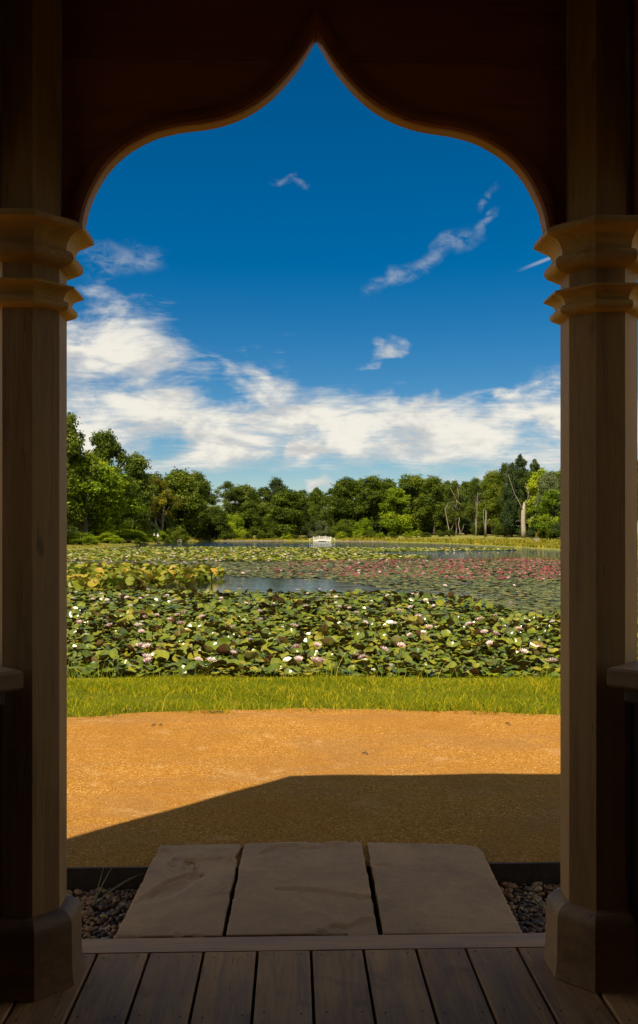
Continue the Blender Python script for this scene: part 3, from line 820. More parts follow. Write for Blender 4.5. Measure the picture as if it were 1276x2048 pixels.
obj('bank_grass', mesh('bank_grass', Vg, Fg, 'grass_leaf', rnd=rg), kind='stuff', label='sunlit short grass growing on the bank beside the path', cat='grass')
n = 1500
X = rng.uniform(-6, 6, n); off = np.abs(rng.normal(0, .07, n)); cl = np.sin(X*6.1)+np.sin(X*13.7+1)+np.sin(X*2.9+2)
k = rng.random(n) < np.clip(.25+.4*cl, .02, 1); X, off = X[k], off[k]
Y = GC.y+np.sqrt(PR**2-(X-GC.x)**2)-off
Vg, Fg, rg = blades(X, Y, np.full(len(X), -.022), rng.uniform(.02, .06, len(X)), rng.uniform(.004, .008, len(X)), 1.6)
obj('creeping_grass', mesh('creeping_grass', Vg, Fg, 'grass_leaf', rnd=rg), kind='stuff', label='stray grass creeping from the turf edge over the grit', cat='grass')
# taller stems standing at the waterline
n = 2600
X = rng.uniform(-8.5, 8.5, n); d0 = rng.normal(.05, .22, n); Y = 11.03-d0
cl = (np.sin(X*1.9+.6)+np.sin(X*4.3+2)+.6*np.sin(X*9.1))/2.6
k = rng.random(n) < np.clip(.25+.75*cl, .04, 1); X, Y = X[k], Y[k]
H = rng.uniform(.14, .42, len(X))*(.8+.5*np.clip(cl[k], 0, 1))
Vg, Fg, rg = blades(X, Y, bank_z(X, Y)-.02, H, rng.uniform(.006, .012, len(X)), .55, 3)
obj('shore_stems', mesh('shore_stems', Vg, Fg, 'shore_leaf', rnd=rg), kind='stuff', label='thin tall stems sprouting along the near waterline', cat='grass')
# rough meadow and reeds on the far banks
n = 60000
a = rng.uniform(0, 2*pi, n); dd = rng.gamma(1.6, 3.2, n)
rr_ = np.interp(a, ang_s, rad_s, period=2*pi)+dd+.2
X = PC.x+rr_*np.cos(a); Y = PC.y+rr_*np.sin(a)
right = np.clip((X-2)/15, 0, 1)
tallz = np.interp(dd, [0, 1, 5, 7, 20], [.45, .12, .12, .6, .75])*(.25+.75*right)+np.where((Y > 225), .35, 0)
lawnL = (X < -25) & (dd < 8) & (Y < 215)
k = (Y > 60) & (np.abs(X) < .5*Y) & ~((np.abs(X-.9) < 4.8) & (Y > 230) & (Y < 241)) & ~(lawnL & (rng.random(n) < .85) & (dd > .5)); X, Y, tallz = X[k], Y[k], tallz[k]
H = tallz*rng.uniform(.5, 1.3, len(X))+.08
Vg, Fg, rg = blades(X, Y, ground_z(X, Y)-.03, H, rng.uniform(.12, .35, len(X)), .7)
obj('meadow_grass', mesh('meadow_grass', Vg, Fg, 'reed_leaf', rnd=rg), kind='stuff', label='yellowish rough grass and reeds along the far banks', cat='grass')

# ------------------------------------------------------------------ trees
def quads(C, N_, size, asp=.65):
    """one leaf-clump face per centre, facing N_"""
    n = len(C); r_ = rng.normal(size=(n, 3)); a = np.cross(N_, r_); a /= np.linalg.norm(a, axis=1)[:, None]+1e-9
    b_ = np.cross(N_, a); b_ /= np.linalg.norm(b_, axis=1)[:, None]+1e-9
    s_ = size[:, None]; k_ = rng.uniform(.6, 1.1, (n, 1))
    V = np.stack([C-a*s_, C-b_*s_*asp*k_+N_*s_*.18, C+a*s_, C+b_*s_*asp+N_*s_*.12], 1)
    return V.reshape(-1, 3), np.arange(n*4).reshape(n, 4)
def crown_mesh(name, lobes, per, size, mat, norm_mix=.7, shell=.45, flat=.8):
    per *= 1.5; size *= .78
    """lobes: rows of (x,y,z,r); leaves spread through the outer part of each lobe"""
    Cs = []; Ns = []; Ss = []; Rn = []
    for (x, y, z, r) in lobes:
        r = r*1.22; n_ = int(per*r*r)
        v = rng.normal(size=(n_, 3)); v /= np.linalg.norm(v, axis=1)[:, None]
        rad = r*(shell+(1-shell)*rng.random(n_)**.6)*(1+.3*np.sin(v[:, 0]*5+x)*np.sin(v[:, 1]*4+z)+.18*np.sin(v[:, 2]*9+y))*np.where(rng.random(n_) < .16, rng.uniform(1, 1.4, n_), 1)
        c = np.stack([x+v[:, 0]*rad, y+v[:, 1]*rad, z+v[:, 2]*rad*flat], 1)
        nn = v*norm_mix+rng.normal(size=(n_, 3))*.55+np.array([0, 0, .25]); nn /= np.linalg.norm(nn, axis=1)[:, None]
        Cs.append(c); Ns.append(nn); Ss.append(size*rng.uniform(.45, 1.3, n_)); Rn.append(np.full(n_, rng.random()))
    C = np.concatenate(Cs); V, F = quads(C, np.concatenate(Ns), np.concatenate(Ss))
    return mesh(name, V, F, mat, rnd=np.repeat(np.clip(np.concatenate(Rn)+rng.normal(0, .12, len(C)), 0, 1), 4))
def limbs(mb, base, top, r0, r1, targets, rl=.35):
    base, top = Vector(base), Vector(top); n_ = 6
    wob = [Vector((rng.normal(0, .12), rng.normal(0, .12), 0))*(i > 0) for i in range(n_+1)]
    P_ = [base+(top-base)*(i/n_)+wob[i] for i in range(n_+1)]
    mb.tube(P_, [r0*(1.35 if i == 0 else 1)*(1-i/n_)+r1*(i/n_) for i in range(n_+1)], 8)
    for tg in targets:
        tg = Vector(tg); u = max(.25, min(.92, (tg.z-base.z)/(top.z-base.z)*rng.uniform(.5, .72)))
        s_ = base+(top-base)*u; m_ = s_.lerp(tg, .5)+Vector((rng.normal(0, .25), rng.normal(0, .25), -.25))
        rr0 = (r0*(1-u)+r1*u)*rng.uniform(.35, .6)
        mb.tube([s_, s_.lerp(m_, .6)+Vector((0, 0, -.08)), m_, tg], [rr0, rr0*.75, rr0*.55, rr0*.2], 5, False)
PROTO = {}
def proto(kind, seed):
    """tree of height 15 and crown width 10 standing at the origin: (trunk mesh, crown mesh)"""
    global rng
    save = rng; rng = np.random.default_rng(seed)
    lobes = []; mb = MB()
    if kind == 'broad':
        for i in range(46):
            u = rng.random(); z = 2.2+11.3*u**.9; w = 4.3*np.interp(z, [2, 4, 7, 10, 12.5, 14], [.65, .95, 1, .86, .55, .25])
            a = rng.uniform(0, 2*pi); q_ = w*sqrt(rng.random())*.95
            lobes.append((q_*cos(a), q_*sin(a), z, rng.uniform(.75, 1.7)*(1.1-.25*u)))
        limbs(mb, (0,0,-.4), (.3,.1,11), .42, .1, [l[:3] for l in lobes[:14]])
        cm = crown_mesh('crown', lobes, 187, .27, 'oak_leaf')
    elif kind == 'tall':
        for i in range(48):
            u = rng.random(); z = 3+11.2*u; w = 4.4*np.interp(z, [3, 5, 9, 12, 14.2], [.5, .9, .95, .68, .2])
            a = rng.uniform(0, 2*pi); q_ = w*sqrt(rng.random())
            lobes.append((q_*cos(a), q_*sin(a), z, rng.uniform(.65, 1.35)))
        limbs(mb, (0,0,-.4), (-.2,.2,12.5), .36, .07, [l[:3] for l in lobes[:16]])
        cm = crown_mesh('crown', lobes, 202, .25, 'oak_leaf', shell=.3)
    elif kind == 'airy':
        for i in range(60):
            u = rng.random(); z = 4+10.4*u; w = 4.6*np.interp(z, [4, 7, 11, 13, 14.6], [.45, .95, .85, .55, .2])
            a = rng.uniform(0, 2*pi); q_ = w*sqrt(rng.random())
            lobes.append((q_*cos(a), q_*sin(a), z, rng.uniform(.5, 1.05)))
        limbs(mb, (0,0,-.4), (.2,-.2,13), .22, .05, [l[:3] for l in lobes[:24]])
        cm = crown_mesh('crown', lobes, 180, .20, 'olive_leaf', shell=.15, norm_mix=.45)
    elif kind == 'stems':                       # several pale stems, airy top
        for i in range(50):
            u = rng.random(); z = 5+9.4*u; w = 4.7*np.interp(z, [5, 8, 12, 14.4], [.7, 1, .75, .25])
            a = rng.uniform(0, 2*pi); q_ = w*sqrt(rng.random())
            lobes.append((q_*cos(a), q_*sin(a), z, rng.uniform(.6, 1.2)))
        for s_ in range(4):
            a = s_*1.6+.3; limbs(mb, (.5*cos(a), .5*sin(a), -.3), (2.2*cos(a), 2.2*sin(a), 11.5), .26, .05, [l[:3] for l in lobes[s_*5:s_*5+5]])
        cm = crown_mesh('crown', lobes, 157, .22, 'yellow_leaf', shell=.2, norm_mix=.5)
    elif kind == 'spire':
        for i in range(110):
            u = rng.random()**.85; z = .9+13.4*u; w = 4.6*(1-u)**.6*.9+.35
            a = rng.uniform(0, 2*pi); q_ = w*sqrt(rng.random())
            lobes.append((q_*cos(a), q_*sin(a), z, rng.uniform(.5, 1.0)*(1.25-.6*u)))
        limbs(mb, (0,0,-.4), (0,0,14), .3, .04, [l[:3] for l in lobes[:8]])
        cm = crown_mesh('crown', lobes, 225, .22, 'fir_leaf', shell=.3)
    elif kind == 'fir':                         # drooping tiers
        for lv in range(20):
            z = 1.6+lv*.66; w = 5*(1-lv/21)**.8
            for j in range(7):
                a = rng.uniform(0, 2*pi)
                for f_ in (.35, .6, .82, 1):
                    lobes.append((w*f_*cos(a), w*f_*sin(a), z-.5*f_*f_*w*.3, .34+.25*(1-f_)))
        limbs(mb, (0,0,-.4), (0,0,14.8), .32, .03, [])
        cm = crown_mesh('crown', lobes, 195, .17, 'fir_leaf', shell=.1, flat=.5)
    elif kind == 'mound':                       # shrub: foliage down to the ground (height 15 keeps the scaling simple)
        for i in range(40):
            a = rng.uniform(0, 2*pi); u = sqrt(rng.random()); z = 13.2*sqrt(max(0, 1-u*u))*rng.uniform(.45, 1)*.9+1.0
            lobes.append((4.3*u*cos(a), 4.3*u*sin(a), z, rng.uniform(.8, 1.4)))
        for s_ in range(4):
            mb.tube([(0,0,-.5), (.8*cos(s_*1.57), .8*sin(s_*1.57), 4), (1.6*cos(s_*1.57), 1.6*sin(s_*1.57), 9)], [.25, .16, .05], 5)
        cm = crown_mesh('crown', lobes, 255, .24, 'lime_leaf', shell=.3, flat=1.4)
    tm = mb.mesh('trunk', 'bark', True)
    rng = save; PROTO.setdefault(kind, []).append((tm, cm))
for kind, seeds in (('broad', (1, 2, 3, 4)), ('tall', (5, 6, 7)), ('airy', (8, 9)), ('stems', (10,)), ('spire', (11, 12)), ('fir', (13,)), ('mound', (14, 15, 16))):
    for s_ in seeds: proto(kind, s_)
def plant(name, kind, var, x, d, ytop, wpx, mat, label, cat='tree', group=None, trunk='bark', base=None, rz=None, hmin=0):
    X = (x-HX)/FPX*d; z0 = float(ground_z(X, d)) if base is None else base
    h = EYE+(HY-ytop)/FPX*d-z0; w = wpx/FPX*d
    tm, cm = PROTO[kind][var % len(PROTO[kind])]
    r_ = empty(name, (X, d, z0), random.uniform(0, 6.28) if rz is None else rz, label=label, cat=cat, group=group)
    r_.scale = (w/10, w/10, h/15)
    for nm, me, mm in (('trunk', tm, trunk), ('crown', cm, mat)):
        o = obj(nm, me, r_); o.material_slots[0].link = 'OBJECT'; o.material_slots[0].material = MATS[mm]
    return r_
OAKS = 'dark oaks filling the wood behind the far shore'
LB = 'trees crowding the lawn bank'
# lawn bank
plant('broadleaf_tree', 'tall', 0, 128, 146, 822, 150, 'oak_leaf', 'tallest dark tree on the lawn bank, its ragged top above all others')
plant('broadleaf_tree', 'tall', 1, 208, 168, 862, 120, 'oak_leaf', 'tall dark tree with ragged top behind the bright maple')
plant('maple_tree', 'broad', 0, 172, 150, 900, 175, 'lime_leaf', 'bright green spreading maple overhanging the lawn bank')
plant('maple_tree', 'broad', 1, 232, 172, 935, 105, 'lime_leaf', 'smaller bright green maple between the big maple and the yellowish tree')
plant('broadleaf_tree', 'broad', 2, 272, 190, 905, 90, 'oak_leaf', 'dark round tree rising behind the smaller maple')
plant('multi_stem_tree', 'stems', 0, 318, 212, 955, 88, 'yellow_leaf', 'yellowish tree with several pale slender stems behind the walkers', trunk='pale_bark')
plant('oak_tree', 'broad', 3, 352, 236, 934, 120, 'oak_leaf', 'large dark oak right behind the yellowish tree')
plant('oak_tree', 'tall', 2, 395, 252, 946, 70, 'oak_leaf', 'dark narrow oak at the corner where lawn bank meets far shore')
plant('broadleaf_tree', 'broad', 1, 40, 132, 850, 170, 'oak_leaf', 'dark tree hidden behind the pillar at the open end of the lawn bank')
plant('oak_tree', 'broad', 2, 300, 215, 945, 100, 'oak_leaf', 'dark oak squeezed in behind the dark round tree')
for x, d, yt, w, nm, lab in ((160, 128, 1061, 70, 'lime_leaf', 'low bright bush under the big maple'), (215, 146, 1063, 60, 'lime_leaf', 'bright leafy bush beside the maple trunk'), (258, 161, 1057, 85, 'lime_leaf', 'widest bright bush on the lawn bank, a long low dome'),
                             (292, 177, 1061, 50, 'lime_leaf', 'bright bush at the end of the row next to the walkers'), (322, 191, 1059, 34, 'lime_leaf', 'small bush at the foot of the pale stems'), (352, 212, 1050, 50, 'oak_leaf', 'dark bush below the large oak behind the walkers')):
    plant('bush', 'mound', x, x, d, yt, w, nm, lab, 'bush', 'bushes on the lawn bank')
for i, (x, d) in enumerate(((275, 151), (415, 240), (348, 196), (334, 188), (365, 208))):
    plant('low_shrub', 'mound', i, x, d, HY+7-(d-137)*.03, 14, 'oak_leaf', 'knee-high dark shrub on the edge of the lawn bank', 'shrub', 'low shrubs dotting the lawn bank')
for i, (x, d, yt, w, mt) in enumerate(((110, 170, 960, 120, 'oak_leaf'), (165, 178, 985, 110, 'oak_leaf'), (215, 188, 990, 100, 'oak_leaf'), (255, 198, 985, 90, 'oak_leaf'), (140, 172, 1030, 90, 'fir_leaf'), (195, 182, 1030, 90, 'fir_leaf'), (245, 196, 1030, 90, 'fir_leaf'), (285, 208, 1030, 80, 'fir_leaf'), (330, 232, 1030, 70, 'fir_leaf'), (375, 250, 1030, 70, 'fir_leaf'), (100, 160, 1020, 90, 'fir_leaf'))):
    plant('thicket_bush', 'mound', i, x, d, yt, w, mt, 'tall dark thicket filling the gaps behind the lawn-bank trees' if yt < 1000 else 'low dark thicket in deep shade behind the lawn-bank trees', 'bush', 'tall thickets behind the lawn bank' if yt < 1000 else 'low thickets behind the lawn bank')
# far shore, front row
front = [
 (432, 246, 1012, 66, 'mound', 'oak_leaf', 'broad rounded green bush on the far shore beside the narrow oak'),
 (468, 252, 1020, 50, 'mound', 'lime_leaf', 'lighter rounded bush next to the broad rounded green one'),
 (500, 255, 1000, 56, 'broad', 'oak_leaf', 'short dark tree between rounded bushes and the big dark oak'),
 (578, 250, 976, 96, 'broad', 'oak_leaf', 'biggest dark round oak on the far shore, near the white bridge'),
 (640, 252, 1036, 44, 'mound', 'grey_leaf', 'pale grey-green bush right behind the white bridge'),
 (683, 254, 1040, 52, 'mound', 'oak_leaf', 'dark green bush on the bank just past the bridge'),
 (726, 252, 1034, 44, 'mound', 'lime_leaf', 'brighter bush between the bridge bush and the dark oaks'),
 (694, 262, 951, 84, 'broad', 'oak_leaf', 'oak whose high rounded top stands beyond the bridge'),
 (745, 258, 955, 90, 'tall', 'oak_leaf', 'oak with a lumpy top, next beyond the high rounded one'),
 (790, 256, 972, 74, 'broad', 'lime_leaf', 'fresh green oak in front of the tall dark ones'),
 (822, 262, 948, 92, 'broad', 'oak_leaf', 'wide dark oak in the middle of the long wood'),
 (868, 256, 955, 76, 'tall', 'oak_leaf', 'dark oak beside the bare-branched birch'),
 (912, 246, 962, 66, 'airy', 'olive_leaf', 'thin olive tree with pale branches showing through'),
 (952, 232, 955, 62, 'airy', 'olive_leaf', 'airy olive tree between the thin birch and the snag'),
 (985, 226, 945, 66, 'tall', 'oak_leaf', 'dark tree standing behind the broken snag'),
 (1012, 218, 925, 60, 'airy', 'olive_leaf', 'airy tree leaning towards the dead pale trunk'),
]
for i, (x, d, yt, w, kd, mt, lab) in enumerate(front):
    plant('bush' if kd == 'mound' else 'oak_tree' if mt != 'olive_leaf' else 'birch_tree', kd, i, x, d, yt, w, mt, lab, 'bush' if kd == 'mound' else 'tree', trunk='bark' if kd != 'airy' else 'pale_bark')
# back row and skyline
back = [(405, 275, 968, 74, 'broad', 'oak_leaf'), (452, 290, 964, 92, 'airy', 'olive_leaf'), (492, 296, 966, 90, 'broad', 'olive_leaf'), (530, 300, 974, 70, 'airy', 'olive_leaf'), (553, 305, 958, 60, 'tall', 'fir_leaf'), (606, 292, 980, 60, 'airy', 'olive_leaf'),
        (632, 300, 972, 44, 'broad', 'oak_leaf'), (660, 288, 978, 66, 'airy', 'olive_leaf'), (715, 290, 955, 80, 'tall', 'oak_leaf'), (775, 292, 957, 86, 'broad', 'oak_leaf'), (850, 292, 958, 86, 'broad', 'oak_leaf'), (900, 285, 960, 76, 'tall', 'oak_leaf'),
        (940, 270, 958, 70, 'broad', 'oak_leaf'), (990, 262, 942, 76, 'broad', 'oak_leaf'), (640, 310, 985, 90, 'broad', 'oak_leaf'), (510, 320, 985, 100, 'broad', 'oak_leaf'), (360, 262, 975, 90, 'broad', 'oak_leaf'), (575, 300, 990, 80, 'broad', 'oak_leaf'), (1050, 250, 935, 90, 'broad', 'oak_leaf'), (1110, 240, 935, 90, 'broad', 'oak_leaf')]
back_lab = ['dark oak top behind the narrow oak at the shore corner', 'dull olive treetop above the broad rounded bush', 'widest dull olive treetop, second from the shore corner', 'olive treetop just before the pine-like top', 'very dark pine-like treetop standing above the olive treetops',
            'olive treetop behind the biggest dark round oak', 'small round oak top showing above the white bridge', 'olive treetop between the bridge and the high rounded oak', 'oak top squeezed behind the high rounded and the lumpy oak', 'oak top behind the fresh green oak',
            'oak top between the wide dark oak and the birch row', 'oak top behind the thin olive tree', 'oak top behind the airy olive tree', 'oak top rising behind the broken snag', 'distant oak deep behind the white bridge', 'distant oak hidden behind the olive treetops',
            'oak hidden behind the large lawn-bank oak', 'distant oak behind the biggest dark round oak', 'oak filling the gap behind the dark spires', 'oak filling the gap behind the bright trees on the meadow bank']
for i, (x, d, yt, w, kd, mt) in enumerate(back):
    plant('oak_tree' if mt == 'oak_leaf' else 'olive_tree' if mt == 'olive_leaf' else 'pine_tree', kd, i+1, x, d, yt, w, mt, back_lab[i], group='trees in the back row of the far wood')
# understorey closing the gaps between the trunks
for i in range(26):
    x = 395+i*28+random.uniform(-8, 8); d = 262+random.uniform(-3, 8) if x < 890 else 262-(x-890)*.22
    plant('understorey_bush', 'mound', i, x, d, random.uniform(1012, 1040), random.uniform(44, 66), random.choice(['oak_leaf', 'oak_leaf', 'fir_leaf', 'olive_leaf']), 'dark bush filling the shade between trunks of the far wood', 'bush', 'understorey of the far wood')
for i in range(22):
    x = 400+i*24+random.uniform(-9, 9)
    if 615 < x < 672: continue
    plant('shore_bush', 'mound', i, x, 244+random.uniform(-1, 3) if x < 700 else 240-(x-700)*.05, random.uniform(1057, 1066), random.uniform(16, 30), random.choice(['lime_leaf', 'olive_leaf', 'oak_leaf']), 'small bush in the rough grass along the far shore', 'bush', 'small bushes along the far shore')
for i in range(18):
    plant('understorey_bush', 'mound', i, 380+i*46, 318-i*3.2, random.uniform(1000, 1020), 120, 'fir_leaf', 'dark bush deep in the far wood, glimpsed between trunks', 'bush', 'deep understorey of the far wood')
# meadow bank on the other side
rightb = [
 (1040, 196, 905, 70, 'spire', 'fir_leaf', 'pointed ivy-dark spire with the highest tip above the dead trunk'),
 (1070, 198, 912, 54, 'spire', 'fir_leaf', 'blunt dark spire standing beside the highest one'),
 (1024, 200, 922, 60, 'spire', 'fir_leaf', 'shortest of the dark spires behind the leaning bare branch'),
 (1085, 184, 935, 86, 'tall', 'lime_leaf', 'tall bright tree just behind the dead pale trunk'),
 (1060, 190, 945, 70, 'airy', 'olive_leaf', 'airy olive tree wrapped round the foot of the spires'),
 (1108, 168, 975, 72, 'broad', 'lime_leaf', 'brilliant yellow-green tree at the open end of the meadow bank'),
 (1145, 150, 872, 84, 'fir', 'fir_leaf', 'large dark conifer with drooping tiers half hidden by the column'),
 (1098, 178, 940, 60, 'broad', 'grey_leaf', 'greyish tree between the bright tree and the conifer'),
 (1190, 150, 900, 150, 'broad', 'oak_leaf', 'dark tree behind the column on the meadow side'),
]
for i, (x, d, yt, w, kd, mt, lab) in enumerate(rightb):
    plant({'spire': 'spire_tree', 'fir': 'fir_tree'}.get(kd, 'broadleaf_tree'), kd, i, x, d, yt, w, mt, lab)
for i, (x, d, yt, w, mt) in enumerate(((1086, 170, 1052, 16, 'yellow_leaf'), (1078, 172, 1058, 14, 'yellow_leaf'), (1010, 206, 1040, 46, 'oak_leaf'), (1090, 182, 1030, 70, 'fir_leaf'), (1065, 196, 1025, 60, 'fir_leaf'), (1125, 165, 1030, 60, 'oak_leaf'))):
    plant('bush', 'mound', i, x, d, yt, w, mt, 'small yellow sapling in front of the shade beside the dead trunk' if mt == 'yellow_leaf' else 'dark bush in the shade under the meadow-bank trees', 'bush', 'yellow saplings' if mt == 'yellow_leaf' else 'bushes under the meadow-bank trees')

# the same woods going on beyond the doorway on both sides
for i, (X_, d_) in enumerate(((-42, 122), (-46, 108), (-43, 96), (-47, 82), (-43, 68), (-49, 56), (-56, 132), (-60, 104), (-60, 76), (45, 132), (46, 112), (44, 92), (48, 74), (46, 58), (58, 118), (60, 88))):
    left_ = X_ < 0
    plant('broadleaf_tree', ('broad', 'tall')[i % 2], i, HX+FPX*X_/d_, d_, HY-FPX*(random.uniform(12, 17)-EYE)/d_, FPX*random.uniform(9, 12)/d_, 'oak_leaf', 'dark broadleaf tree farther along the '+('lawn' if left_ else 'meadow')+' bank, hidden behind the column', group='trees farther along the '+('lawn' if left_ else 'meadow')+' bank')
# bare and dead trunks
def dead(name, x, d, parts, label, mat='pale_bark'):
    """parts: list of polylines in photo pixels with widths in pixels, all at distance d"""
    X = (x-HX)/FPX*d; z0 = float(ground_z(X, d)); r_ = empty(name, (X, d, z0), label=label, cat='tree')
    for i, (pl, ws) in enumerate(parts):
        P_ = []
        for j, (a, b_) in enumerate(pl):
            P_.append(((a-x)/FPX*d, (rng.normal(0, .15) if i else 0), max(EYE+(HY-b_)/FPX*d-z0, -.3 if (i == 0 and j == 0) else -.2)))
        MB().tube(P_, [w*(.5 if ws[0] > 9 else .34 if ws[0] > 6 else .22)/FPX*d for w in ws], 7).build('trunk' if i == 0 else 'branch', mat, r_, True)
dead('dead_tree', 1047, 172, [([(1047,1076),(1047,1060),(1046,1040),(1047,1022),(1048,1012),(1048,1004)], [11,9.5,9,9,6,1.5]), ([(1045,1020),(1038,1004),(1028,985),(1022,965),(1016,947)], [5,4,3.2,2.4,1.2]), ([(1051,1010),(1056,995),(1056,980),(1050,973),(1044,974)], [3,3,2.4,1.8,.8]),
                              ([(1049,1043),(1060,1040),(1070,1030)], [2.2,1.8,.8]), ([(1044,1043),(1034,1041),(1030,1046)], [2,1.5,.7]), ([(1045,1052),(1035,1052),(1031,1050)], [1.6,1,.6]), ([(1016,947),(1014,935),(1020,925)], [1.3,1,.5]), ([(1056,980),(1054,968)], [2, .8])],
     'big dead tree with shattered pale trunk and bare forked branches')
dead('snag', 972, 186, [([(971,1074),(971,1050),(972,1035),(972,1020)], [8,6.5,5,1.5]), ([(968,1060),(967,1040),(967,1018)], [3,2.6,1]), ([(973,1046),(980,1046),(984,1044)], [1.6,1.2,.6])], 'short broken pale snag standing in shade')
dead('bare_birch', 901, 230, [([(900,1072),(897,1055),(893,1035),(890,1018),(896,1006)], [4.5,3.6,3,2.4,1]), ([(900,1066),(904,1056),(906,1051)], [2.6,2.2,1]), ([(897,1020),(904,1002),(918,1006)], [1.4,1,.6])], 'leaning forked birch with pale bark at the wood edge')
dead('bare_birch', 921, 230, [([(920,1073),(920,1062),(917,1050),(919,1035)], [4,3.4,2.8,1.4]), ([(921,1068),(926,1056),(928,1048)], [2.6,2,.9]), ([(917,1008),(908,990),(900,975)], [2,1.5,.8]), ([(917,1005),(917,985),(914,972)], [2,1.6,.8]), ([(912,1000),(918,1006),(922,1010)],[1.8,2,1])], 'low forked birch with upper bare branches beside the leaning one')
dead('pale_birch', 953, 205, [([(953,1073),(953,1050),(954,1030),(954,1005),(955,985)], [3.2,2.8,2.4,2,1]), ([(954,1010),(962,1000)], [1.2,.6])], 'straight slender pale birch trunk beside the broken snag')
dead('pale_birch', 1013, 200, [([(1013,1074),(1013,1050),(1014,1030),(1014,1000)], [3.2,2.8,2.2,1]), ([(1014,1036),(1020,1026)], [1.2,.6])], 'straight slender pale birch trunk between snag and dead tree')
dead('pale_birch', 1017, 202, [([(1016,1073),(1018,1055),(1019,1044)], [2.8,2.2,1]), ([(1018,1056),(1021,1050)], [1, .5])], 'short pale birch stump leaning beside a slender one')

# ------------------------------------------------------------------ water lilies
NEAR = [(-400,1400),(1700,1400),(1700,1244),(1120,1238),(1040,1230),(1000,1218),(930,1204),(880,1193),(760,1186),(640,1188),(440,1186),(300,1180),(-400,1180)]
DOCK = [(-400,1182),(250,1181),(330,1176),(400,1170),(432,1163),(452,1158),(446,1150),(380,1146),(250,1143),(-400,1140)]
FLAT = [(690,1190),(900,1200),(1010,1222),(1120,1240),(1700,1246),(1700,1119),(880,1120),(640,1122),(440,1124),(430,1142),(470,1154),(560,1158),(660,1163),(720,1168),(790,1180)]
FLAT2 = [(-400,1141),(440,1144),(440,1118),(-400,1119)]
FAR = [(-400,1121),(620,1123),(760,1121),(862,1116),(850,1112),(740,1107),(690,1105),(860,1103),(1042,1100),(1000,1097.5),(880,1097),(700,1096),(520,1095),(410,1094.5),(300,1095),(137,1102),(-400,1125)]
def scatter(poly, n, d0, d1, power=1.0):
    """n tries, uniform over the water surface between two distances"""
    Y = d0+(d1-d0)*rng.random(n)**power; X = (rng.random(n)*2-1)*(.42*Y+1.5)
    u = HX+FPX*X/Y; v = HY+FPX*(EYE-WZ)/Y
    k = in_poly(u, v+rng.normal(0, 1, n)*.0, poly) & (shore_dist(X, Y) < -.12)
    return X[k], Y[k]
def leaf_mesh(seed, na, rings, curl, wave, under=True):
    """notched round leaf of radius 1, bent; second sheet below as underside"""
    r2 = random.Random(seed); V = [(0, 0, 0)]; F = []; MI = []
    rr_ = [1.0] if rings == 1 else [.55, 1.0]
    n0 = .16; ph = r2.uniform(0, 6); ph2 = r2.uniform(0, 6); fold = r2.uniform(-.3, .55)*curl*2
    for q_ in rr_:
        for k in range(na+1):
            a = n0+(2*pi-2*n0)*k/na
            x = q_*cos(a)*1.06-.08; y = q_*sin(a)*.95
            z = curl*q_*q_*(.7+.3*cos(a*1-ph))+wave*q_*q_*sin(3*a+ph2)+fold*abs(y)*q_
            V.append((x, y, z))
    m_ = na+1
    for k in range(na):
        F.append((0, 1+k, 2+k)); MI.append(0)
        if rings == 2: F.append((1+k, 1+m_+k, 2+m_+k, 2+k)); MI.append(0)
    if under:
        n_ = len(V); V += [(x, y, z-.016) for x, y, z in V]
        F2 = [tuple(i+n_ for i in reversed(f)) for f in F]; F += F2; MI += [1]*len(F2)
    return np.array(V), F, MI
def to_tris(F): return np.array([t_ for f in F for t_ in ([f] if len(f) == 3 else [(f[0], f[1], f[2]), (f[0], f[2], f[3])])])
def tri_mi(F, MI): return np.array([m_ for f, m_ in zip(F, MI) for _ in range(len(f)-2)])
def rotmats(tilt, taz, spin):
    """spin about z, then tilt towards azimuth taz"""
    n = len(tilt); cs, ss = np.cos(spin), np.sin(spin); Z = np.zeros(n); O = np.ones(n)
    S = np.stack([np.stack([cs, -ss, Z], 1), np.stack([ss, cs, Z], 1), np.stack([Z, Z, O], 1)], 1)
    ax = np.stack([-np.sin(taz), np.cos(taz), Z], 1); c, s_ = np.cos(tilt), np.sin(tilt)
    Kx = np.zeros((n, 3, 3)); Kx[:, 0, 1] = -ax[:, 2]; Kx[:, 0, 2] = ax[:, 1]; Kx[:, 1, 0] = ax[:, 2]; Kx[:, 1, 2] = -ax[:, 0]; Kx[:, 2, 0] = -ax[:, 1]; Kx[:, 2, 1] = ax[:, 0]
    T = np.eye(3)[None]+s_[:, None, None]*Kx+(1-c)[:, None, None]*(Kx @ Kx)
    return T @ S
def join(protos, X, Y, Z, S, R, name, mats, **kw):
    """many copies of a few shapes as one mesh"""
    VV = []; FF = []; MM = []; RR = []; k0 = 0
    pick = rng.integers(0, len(protos), len(X))
    for i, (V, F, MI) in enumerate(protos):
        s_ = np.where(pick == i)[0]
        if not len(s_): continue
        T = to_tris(F); tm = tri_mi(F, MI)
        v = np.einsum('nij,kj->nki', R[s_], V)*S[s_][:, None, None]+np.stack([X[s_], Y[s_], Z[s_]], 1)[:, None]
        VV.append(v.reshape(-1, 3)); FF.append((T[None]+(np.arange(len(s_))*len(V)+k0)[:, None, None]).reshape(-1, 3))
        MM.append(np.tile(tm, len(s_))); RR.append(np.repeat(rng.random(len(s_)), len(V))); k0 += len(s_)*len(V)
    return obj(name, mesh(name, np.concatenate(VV), np.concatenate(FF), mats, True, mi=np.concatenate(MM), rnd=np.concatenate(RR)), **kw)

